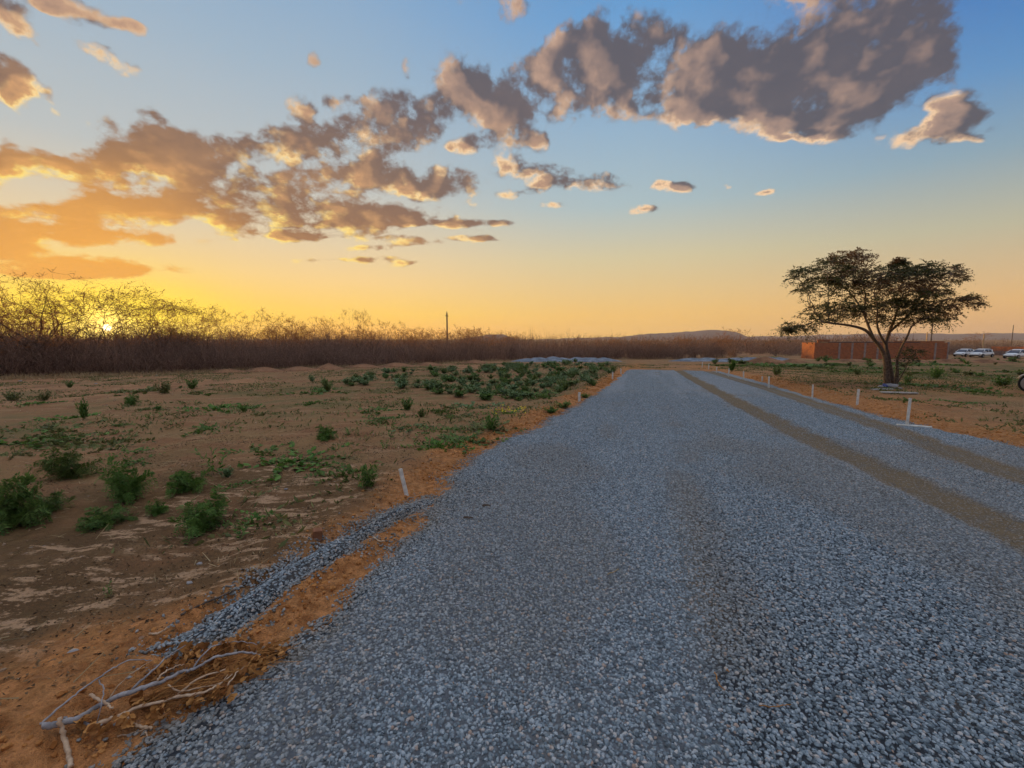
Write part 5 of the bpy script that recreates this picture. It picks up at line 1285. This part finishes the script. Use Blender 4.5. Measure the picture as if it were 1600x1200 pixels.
# boards and rubbish under the tree
def plank(a, b, w, t, lab, name='wooden_board', m=None):
    A = P(*a); B = P(*b); L = (B - A).length; o = mobj(name, [box(0, L, -w / 2, w / 2, 0, t)], m or M_WOOD, None, A + Vector((0, 0, .012)), bevel=.004, rz=math.atan2(B.y - A.y, B.x - A.x))
    o.rotation_euler = (0, -math.atan2(B.z - A.z, L), math.atan2(B.y - A.y, B.x - A.x)); return tag(o, lab, 'board')
plank((1376, 614), (1433, 615.5), .22, .035, 'longer pale board lying on the dirt below the big tree')
plank((1363, 609.5), (1394, 609), .14, .03, 'shorter pale board lying closer to the big tree trunk')
def lump(name, px, py, size, m, lab, cat, seed, dz=0, parts=None):
    rg = np.random.default_rng(seed); import bmesh
    bm = bmesh.new(); bmesh.ops.create_icosphere(bm, subdivisions=3, radius=1)
    for v in bm.verts:
        k = 1 + .35 * (fbm(np.array(v.co.x * 1.3 + seed), np.array(v.co.y * 1.3 + v.co.z * 1.7), 3, seed) - .5) * 2; v.co = v.co * float(k); v.co.x *= size[0]; v.co.y *= size[1]; v.co.z *= size[2]
    me = bpy.data.meshes.new(name); bm.to_mesh(me); bm.free(); me.materials.append(m)
    for p in me.polygons: p.use_smooth = True
    p = P(px, py); o = link(name, me, None, p + Vector((0, 0, size[2] * .7 + dz)), rg.uniform(-.4, .4)); return tag(o, lab, cat)
M_SACK = plain('pale_plastic_sack', (.30, .28, .28), .6); M_BLUE = plain('blue_plastic', (.05, .07, .22), .5); M_STONE = flat_mat('grey_fieldstone', (.17, .14, .12, 1), (.32, .28, .25, 1), 5, .9, .2, .02, 9)
lump('cement_sack', 1391, 606.5, (.24, .14, .11), M_SACK, 'pale crumpled sack lying against the foot of the big tree', 'sack', 3)
lump('plastic_bag', 1382, 606, (.11, .09, .09), M_BLUE, 'small blue plastic bag left of the pale sack under the big tree', 'bag', 5)
lump('stone', 1376, 606, (.09, .08, .06), M_SACK, 'whitish stone furthest left at the foot of the big tree', 'stone', 8)
lump('stone', 1403, 608, (.16, .10, .05), M_STONE, 'brownish flat stone right of the pale sack under the big tree', 'stone', 9)
M_BRK = flat_mat('fired_brick', (.20, .085, .045, 1), (.32, .15, .085, 1), 9, .9, .1)
o = mobj('brick', [box(-.034, .034, -.028, .028, -.02, .085)], M_BRK, None, P(495, 838) + Vector((0, 0, -.02)), bevel=.006, rz=.5); tag(o, 'single reddish brick set upright in dark soil beside the gravel strip', 'brick'); o.rotation_euler = (.2, .1, .5)
for i, (px, py, s, lab) in enumerate([(312, 882, .016, 'white pebble in the sandy patch above the long dark stick'), (447, 765, .014, 'white scrap on the field below the loose leafy plant'), (32, 596, .06, 'pale scrap of litter in front of the left thicket'), (150, 600, .05, 'tiny pale scrap right of the small dark bush at left'), (245, 587, .05, 'pale scrap in front of the thicket below the sun'), (296, 912, .015, 'whitish stone on the dark littered soil'), (115, 1020, .018, 'pale stone in the dark soil above the orange bank')]):
    lump('litter', px, py, (s * 1.5, s, s * .6), M_SACK, lab, 'litter', 20 + i)

# ------------------------------------------------------------------ heaps
def heap(name, px, py, d_off, L, Wd, H, m, lab, grp, seed, cat='heap'):
    p = P0(px, py); nx, ny = 40, 22; xs_ = np.linspace(-1, 1, nx); ys_ = np.linspace(-1, 1, ny); A_, B_ = np.meshgrid(xs_, ys_)
    r = np.sqrt(A_ ** 2 + B_ ** 2); hz = H * np.clip(1 - r ** 1.35, -.12, 1) * (1 + .5 * (fbm(A_ * 2.2 + seed, B_ * 2.2, 4, seed) - .5)) + (fbm(A_ * 6 + seed, B_ * 6, 3, seed + 1) - .5) * .10 * H
    hz = np.where(r > 1, -.15, hz); X_ = p[0] + A_ * L / 2; Y_ = p[1] + Wd / 2 + B_ * Wd / 2
    Z_ = ground_h(X_, Y_) + hz; c = np.array([p[0], p[1] + Wd / 2, float(z0(p[0], p[1]))])
    return tag(link(name, mesh_np(name, np.stack([X_, Y_, Z_], -1).reshape(-1, 3) - c, grid_faces(nx, ny), [m], smooth=True), None, tuple(c)), lab, cat, grp)
def rubble_mat():
    m, T, b = mat('piled_crushed_stone', .9, .2); g = T.n('NewGeometry').outputs['Position']
    vo = T.n('TexVoronoi'); vo.inputs['Scale'].default_value = 22; T.put(vo.inputs['Vector'], g); w = T.n('SeparateColor'); T.put(w.inputs[0], vo.outputs['Color'])
    T.put(b.inputs['Base Color'], T.mix(T.rng(T.noise(g, 1.4, 5, .6), .35, .65), (.13, .15, .18, 1), T.mix(w.outputs[0], (.17, .19, .23, 1), (.32, .35, .39, 1))))
    bp = T.n('Bump'); bp.inputs['Distance'].default_value = .08; T.put(bp.inputs['Height'], T.noise(g, 5, 6, .7)); T.put(b.inputs['Normal'], bp); return m
M_RUB = rubble_mat(); M_EARTH = flat_mat('red_brown_earth', (.16, .080, .045, 1), (.32, .165, .09, 1), .9, .95, .1, .10, 4, coord='Object')
ords = ['leftmost', 'second from left', 'third from left', 'fourth from left', 'fifth from left', 'sixth from left', 'rightmost']
for i in range(7): heap('gravel_heap', 822 + i * 20.5 + rng.uniform(-4, 4), 565.2 + .3 * (i % 2), 0, 4.4 + rng.uniform(-.6, .8), 3.0, .42 + .07 * (i % 3), M_RUB, f'grey-blue gravel heap, {ords[i]} of the row left of the road end', 'gravel heaps left of the road end', 200 + i)
for i in range(7): heap('gravel_heap', 1090 + i * 24 + rng.uniform(-5, 5), 565.0, 0, 6.0, 3.2, .36 + .16 * (i > 3) + .06 * (i % 2), M_RUB, f'grey-blue gravel heap, {ords[i]} of the row right of the road end', 'gravel heaps right of the road end', 220 + i)
mo = [(1205, 567.5, 5.0, .75, 'red-brown earth mound before the right gravel heaps'), (1250, 566, 4.0, .45, 'low earth mound left of the brick house'), (1340, 565.5, 7, .35, 'long low earth mound along the brick house front'), (1425, 566, 8, .45, 'earth mound right of the big tree trunk, below the brick house'), (1500, 566, 8, .55, 'earth mound in front of the leftmost white car'), (1560, 567, 8, .5, 'earth mound between the right two white cars')]
for i, (px, py, L, H, lab) in enumerate(mo): heap('earth_mound', px, py, 0, L, 2.5, H, M_EARTH, lab, 'earth mounds before the houses', 240 + i, 'mound')
for i, px in enumerate((345, 400, 455, 505, 560, 612, 668, 740)):
    heap('earth_mound', px, np.interp(px, FX, [q[1] for q in FRONT]) + 3, 0, 2.6 + .5 * (i % 3), 1.6, .30 + .08 * (i % 2), M_EARTH, f'low reddish earth mound, {["leftmost", "second from left", "third from left", "fourth from left", "fifth from left", "sixth from left", "seventh from left", "rightmost"][i]} along the foot of the left thicket', 'earth mounds along the left thicket', 260 + i, 'mound')

# ------------------------------------------------------------------ dead branch and sticks, bottom left
def lifted(px, py, dz): 
    f = lambda x, y: surf(x, y) + dz
    x, y = P0(px, py, f); return np.array([x, y, float(f(np.array(x), np.array(y)))])
M_GREYBARK = flat_mat('silver_grey_bark', (.20, .19, .20, 1), (.40, .37, .37, 1), 26, .85, .25, .003, 90)
M_TAN = flat_mat('peeled_tan_wood', (.38, .24, .15, 1), (.62, .45, .31, 1), 22, .85, .2, .002, 80)
M_DEADLEAF = leaf_mat('crumpled_brown_leaves', (.22, .085, .024, 1), (.56, .27, .085, 1), trans=.15, rough=.85)
def stick_mesh(name, pts, r0, r1, m, k=7):
    path = smooth_path([lifted(*p) for p in pts], 7); n = len(path)
    path[1:-1] += rng.normal(size=(n - 2, 3)) * .0018
    rad = np.linspace(r0, r1, n) * (1 + rng.normal(size=n) * .06)
    V, F = swept(path, rad, k); return V, F
br = empty('dead_branch', lifted(205, 1080, 0))
oc = np.array(br.location)
def bpart(nm, pts, r0, r1, m):
    V, F = stick_mesh(nm, pts, r0, r1, m); return link(nm, mesh_np(nm, V - oc, F, [m], smooth=True), br)
bpart('stem', [(66,1134,.03),(90,1131,.04),(125,1120,.05),(160,1100,.06),(205,1081,.07),(250,1066,.08),(285,1049,.08),(301,1046,.09),(340,1026,.09),(385,1019,.07),(407,1023,.05)], .0135, .004, M_GREYBARK)
for pts, r0, r1, m in [
   ([(150,1132,.02),(179,1122,.03),(220,1104,.05),(270,1090,.06),(310,1060,.08),(352,1046,.06)], .010, .003, M_TAN),
   ([(270,1090,.06),(312,1083,.07),(345,1068,.06),(378,1040,.05)], .007, .002, M_TAN),
   ([(262,1070,.08),(282,1080,.07),(316,1074,.06),(346,1066,.05),(362,1044,.04)], .004, .0015, M_DRYLEAF if 0 else M_TAN),
   ([(203,1081,.07),(228,1057,.09),(262,1026,.10),(290,1008,.08)], .006, .002, M_GREYBARK),
   ([(242,1071,.08),(253,1053,.10),(270,1043,.11),(288,1038,.09)], .0045, .002, M_TAN),
   ([(62,1131,.04),(101,1099,.09),(141,1068,.12),(172,1047,.13),(203,1032,.12),(236,1032,.08)], .0045, .002, M_GREYBARK),
   ([(140,1086,.10),(163,1098,.07),(176,1106,.05)], .006, .004, M_TAN),
   ([(154,1063,.11),(162,1078,.11),(157,1105,.08),(152,1128,.03)], .0028, .0015, M_GREYBARK),
   ([(163,1100,.06),(190,1066,.10),(215,1046,.12),(240,1030,.10)], .003, .001, M_TAN),
   ([(300,1046,.08),(330,1012,.09),(372,1002,.07),(402,1008,.05)], .004, .0015, M_GREYBARK),
   ([(356,1070,.05),(372,1050,.06),(392,1032,.05)], .004, .0015, M_TAN),
   ([(100,1122,.05),(128,1130,.03),(160,1132,.02)], .006, .005, M_GREYBARK)]:
    bpart('twig', pts, r0, r1, m)
rg = np.random.default_rng(31); cl = [(295,1017,9),(317,1015,8),(352,1008,9),(380,1006,7),(420,1016,10),(432,1018,5),(402,1034,9),(386,1044,9),(365,1055,7),(331,1083,7),(300,1098,7),(245,1112,8),(262,1036,8),(238,1053,7),(200,1128,6),(152,1140,5),(345,1088,3),(280,1030,6),(335,1030,6),(310,1045,5),(128,1125,4),(222,1092,4)]
V = []; F = []; o_ = 0
for (px, py, n) in cl:
    for _ in range(2 * n + 6):
        c = lifted(px + rg.normal() * 9, py + rg.normal() * 5, rg.uniform(.01, .07)); L = rg.uniform(.022, .052); W2 = L * rg.uniform(.22, .40)
        D2 = unit(rg.normal(size=3) * [1, 1, .5]); S2 = unit(np.cross(D2, rg.normal(size=3))); N2 = np.cross(D2, S2); cu = rg.uniform(-.9, .9); m_ = 5
        for i in range(m_):
            t = i / (m_ - 1); wd = W2 * math.sin(math.pi * (.08 + .84 * t)) ** .8 * (1 + rg.normal() * .2)
            mid_ = c + D2 * L * (t - .5) + N2 * L * cu * (t - .5) ** 2
            V += [mid_ - S2 * wd + N2 * wd * rg.uniform(.1, .9), mid_ + N2 * wd * .1, mid_ + S2 * wd + N2 * wd * rg.uniform(.1, .9)]
        for i in range(m_ - 1):
            for j in (0, 1): a = o_ + i * 3 + j; F.append((a, a + 1, a + 4, a + 3))
        o_ += 3 * m_
ns_ = 130; a_s = np.array([lifted(rg.uniform(215, 400), 0, 0) if 0 else lifted(*(lambda u: (230 + 175 * u + rg.normal() * 8, 1098 - 72 * u + rg.normal() * 13))(rg.random()), rg.uniform(.01, .07)) for _ in range(ns_)])
dd_ = unit(np.tile(lifted(400, 1020, .05) - lifted(230, 1090, .05), (ns_, 1)) + rg.normal(size=(ns_, 3)) * .16 * [1, 1, .5])
link('dry_stalks', mesh_np('dry_stalks', *merge([tubes(a_s - oc, a_s - oc + dd_ * rg.uniform(.06, .22, (ns_, 1)), np.full(ns_, .0022), np.full(ns_, .0010), 4)]), [M_DEADLEAF]), br)
link('dried_leaves', mesh_np('dried_leaves', np.array(V) - oc, np.array(F), [M_DEADLEAF], smooth=True), br)
tag(br, 'dead branch with silvery stem and curled brown leaves lying across the gravel edge', 'branch')
def stick(pts, r0, r1, m, lab, cat='stick'):
    V, F = stick_mesh('stick', pts, r0, r1, m); c = V.mean(0); return tag(link('stick', mesh_np('stick', V - c, F, [m], smooth=True), None, tuple(c)), lab, cat)
stick([(93,1121,.08),(97,1142,.05),(104,1168,.02),(111,1198,.01)], .0075, .009, M_TAN, 'tan stick propped against the butt of the dead branch, pointing down')
stick([(199,1121,.04),(211,1132,.02),(224,1136,.01),(238,1138,.008)], .005, .006, M_TAN, 'short curved pale stick below the dead branch')
stick([(228,1143,.006),(231,1152,.006),(232,1160,.006)], .003, .002, M_TAN, 'tiny pale twig on the gravel below the curved stick')
stick([(184,1150,.01),(205,1146,.01),(232,1137,.012)], .003, .002, M_TAN, 'thin twig lying between the dead branch and the gravel')
stick([(282,961,.01),(320,942,.012),(362,924,.012),(386,909,.012),(389,903,.03)], .007, .004, M_GREYBARK if 0 else M_BARK, 'long dark thin stick along the orange bank with a hooked tip')
stick([(234,990,.01),(246,990,.015),(262,981,.02)], .006, .004, M_TAN, 'short pale curved stick on the soil left of the gravel strip')
stick([(584,839,.01),(592,845,.012),(601,845,.012)], .006, .005, M_TAN, 'small bent pale twig on the orange strip')
stick([(628,722,.01),(640,717,.04),(650,719,.02)], .006, .003, M_BARK, 'dark dry twig lying behind the leaning white stake')
stick([(724,809,.012),(731,808,.014),(738,809,.012)], .010, .007, M_BARK, 'short dark stub on the gravel near the top of the orange strip')
stick([(754,790,.012),(760,789,.014),(766,790,.012)], .010, .007, M_BARK, 'short dark stub right of the other one on the gravel')
stick([(1117,1050,.012),(1123,1068,.014),(1133,1078,.012)], .003, .002, M_DEADLEAF, 'bent rust-coloured straw on the near gravel')
stick([(1136,1046,.012),(1139,1050,.014)], .003, .002, M_DEADLEAF, 'tiny rust-coloured straw bit above the bent one')
stick([(1186,1102,.012),(1210,1104,.012),(1236,1101,.012)], .0025, .0015, M_DEADLEAF, 'long faint straw lying on the near gravel')
stick([(949,897,.012),(960,893,.014),(966,889,.012)], .004, .003, M_STRAW, 'yellowish straw on the gravel in the middle of the road')

# ------------------------------------------------------------------ motorcycle cut by the right edge
def motorcycle():
    p = P(1607, 613); o = empty('motorcycle', p, -.35)
    def wheel(x):
        k = 28; V = []; R0 = .29
        for i in range(k):
            a = i * 2 * math.pi / k
            for j in range(8): b = j * math.pi / 4; V.append(((R0 + .04 * math.cos(b)) * math.cos(a), .035 * math.sin(b), (R0 + .04 * math.cos(b)) * math.sin(a)))
        F = [(i * 8 + j, i * 8 + (j + 1) % 8, ((i + 1) % k) * 8 + (j + 1) % 8, ((i + 1) % k) * 8 + j) for i in range(k) for j in range(8)]
        w = link('wheel', mesh_np('wheel', V, np.array(F), [M_RUBBER], smooth=True), o, (x, 0, .33))
        sp_ = [tubes([(0, .02 * (-1) ** i, 0)], [(.25 * math.cos(i * .35), 0, .25 * math.sin(i * .35))], [.004], [.004], 4) for i in range(18)]
        sp_.append(wheel_mesh(.262, .05, 24)); sp_.append(tubes([(0, -.06, 0)], [(0, .06, 0)], [.04], [.04], 10)); link('rim', mesh_np('rim', *merge(sp_), [M_METAL]), w); return w
    wheel(0); wheel(1.28)
    mobj('fork', [tubes([(0, -.07, .33), (0, .07, .33)], [(.32, -.07, .95), (.32, .07, .95)], [.022, .022], [.022, .022], 8)], M_METAL, o)
    fv = []; 
    for i in range(10):
        a = R(150 - i * 14); fv += [(.37 * math.cos(a), -.06, .33 + .37 * math.sin(a)), (.385 * math.cos(a), 0, .33 + .385 * math.sin(a)), (.37 * math.cos(a), .06, .33 + .37 * math.sin(a))]
    ff = [(i * 3 + j, i * 3 + j + 1, i * 3 + j + 4, i * 3 + j + 3) for i in range(9) for j in (0, 1)]
    f = link('mudguard', mesh_np('mudguard', fv, np.array(ff), [M_SACK], smooth=True), o); f.modifiers.new('t', 'SOLIDIFY').thickness = .006
    mobj('fuel_tank', [loft([(.36, .78, .86, .06, .05), (.42, .72, .95, .11, .10), (.60, .70, .97, .14, .12), (.78, .72, .86, .10, .08)])], M_RED, o, smooth=True)
    mobj('side_fairing', [loft([(.16, .52, .80, .05, .04), (.26, .42, .86, .12, .10), (.46, .40, .74, .13, .12), (.56, .44, .66, .08, .08)])], M_RED, o, smooth=True)
    mobj('seat', [loft([(.76, .76, .80, .08, .08), (.84, .74, .85, .12, .11), (1.2, .76, .86, .13, .12), (1.5, .84, .90, .08, .07)])], M_RUBBER, o, smooth=True)
    mobj('engine', [loft([(.48, .30, .46, .08, .08), (.56, .24, .60, .14, .12), (.80, .24, .58, .14, .12), (.90, .30, .46, .08, .08)])], M_METAL, o, smooth=True)
    mobj('frame', [tubes([(.34, 0, .90), (.40, 0, .72), (.50, 0, .30), (.90, 0, .32), (.9, .0, .34), (1.28, -.1, .33)], [(.42, 0, .66), (1.0, 0, .74), (.90, 0, .30), (1.02, 0, .76), (1.28, .1, .33), (.90, -.1, .34)], [.022] * 6, [.022] * 6, 7)], M_METAL, o)
    mobj('exhaust', [tubes([(.62, -.16, .30)], [(1.5, -.18, .40)], [.03], [.045], 10)], M_METAL, o)
    hb, hf = swept(smooth_path([(.42, -.34, 1.04), (.34, -.22, 1.03), (.32, 0, .97), (.34, .22, 1.03), (.42, .34, 1.04)], 4), np.full(17, .014), 7); link('handlebar', mesh_np('handlebar', hb, hf, [M_RUBBER], smooth=True), o)
    mobj('headlight', [loft([(.14, .84, .92, .04, .04), (.17, .79, .97, .09, .09), (.26, .81, .95, .07, .07)])], M_LAMP, o, smooth=True)
    mobj('kickstand', [tubes([(.80, .10, .26)], [(.86, .30, .0)], [.012], [.014], 6)], M_METAL, o)
    return tag(o, 'dark red motorcycle cut off by the right picture edge, front wheel showing', 'motorcycle')
motorcycle()

# ------------------------------------------------------------------ distant hills
def ridge(name, prof, d, depth, seed, m):
    "prof: (px, py) skyline"
    px = np.linspace(prof[0][0], prof[-1][0], 220); py = np.interp(px, [q[0] for q in prof], [q[1] for q in prof])
    py = py + (fbm(px * .06, px * 0 + seed, 4, seed) - .5) * 2.2
    rows = 14; V = []
    for k in range(rows):
        t = k / (rows - 1); 
        for a, b in zip(px, py):
            rr = ray(a, b); x = rr[0] / rr[1] * d; zt = CAM_Z + d / rr[1] * rr[2]; s = math.sin(math.pi * min(t * 1.0, 1)) ** .8 if t < 1 else 0
            kx = 1 + (t - .5) * depth / d; z = -3.6 + max(zt + 3.6, .2) * s + (float(vnoise(np.array(a * .05), np.array(t * 6), seed)) - .5) * 4 * s * (1 - s)
            V.append((x * kx, d * kx, z))
    return V, grid_faces(220, rows)
M_HILL = flat_mat('wooded_hillside', (.17, .115, .10, 1), (.24, .165, .135, 1), .004, .95, .1, coord='Object')
parts = [ridge('h', [(930, 533), (975, 526), (1000, 522.5), (1040, 520.5), (1080, 517.5), (1110, 516), (1135, 516.5), (1150, 519), (1165, 524), (1180, 531)], 1700, 500, 301, M_HILL),
         ridge('h', [(700, 533), (760, 523), (785, 522), (802, 528), (830, 533)], 1500, 300, 302, M_HILL),
         ridge('h', [(840, 530), (980, 526), (1080, 525.5), (1180, 526), (1235, 525), (1300, 522.5), (1370, 521.5), (1430, 520.5), (1500, 521.5), (1560, 520.5), (1620, 520.5), (1760, 521), (1900, 528)], 2600, 900, 303, M_HILL),
         ]
tag(link('hills', mesh_np('hills', *merge(parts), [M_HILL], smooth=True)), kind='structure')
# haze: even, thin, warm-grey air
hz = link('haze', mesh_np('haze', *box(-2900, 3900, -120, 3300, -14, 90), [bpy.data.materials.new('haze')]))
tag(hz, 'thin even dusk haze over the plain', 'haze', kind='stuff')
hm = hz.data.materials[0]; hm.use_nodes = True; HT = NT(hm.node_tree); hm.node_tree.nodes.clear()
ho = HT.n('OutputMaterial'); pv = HT.n('VolumePrincipled'); pv.inputs['Color'].default_value = (.90, .80, .74, 1); pv.inputs['Density'].default_value = .00010; pv.inputs['Anisotropy'].default_value = .3
HT.put(ho.inputs['Volume'], pv)
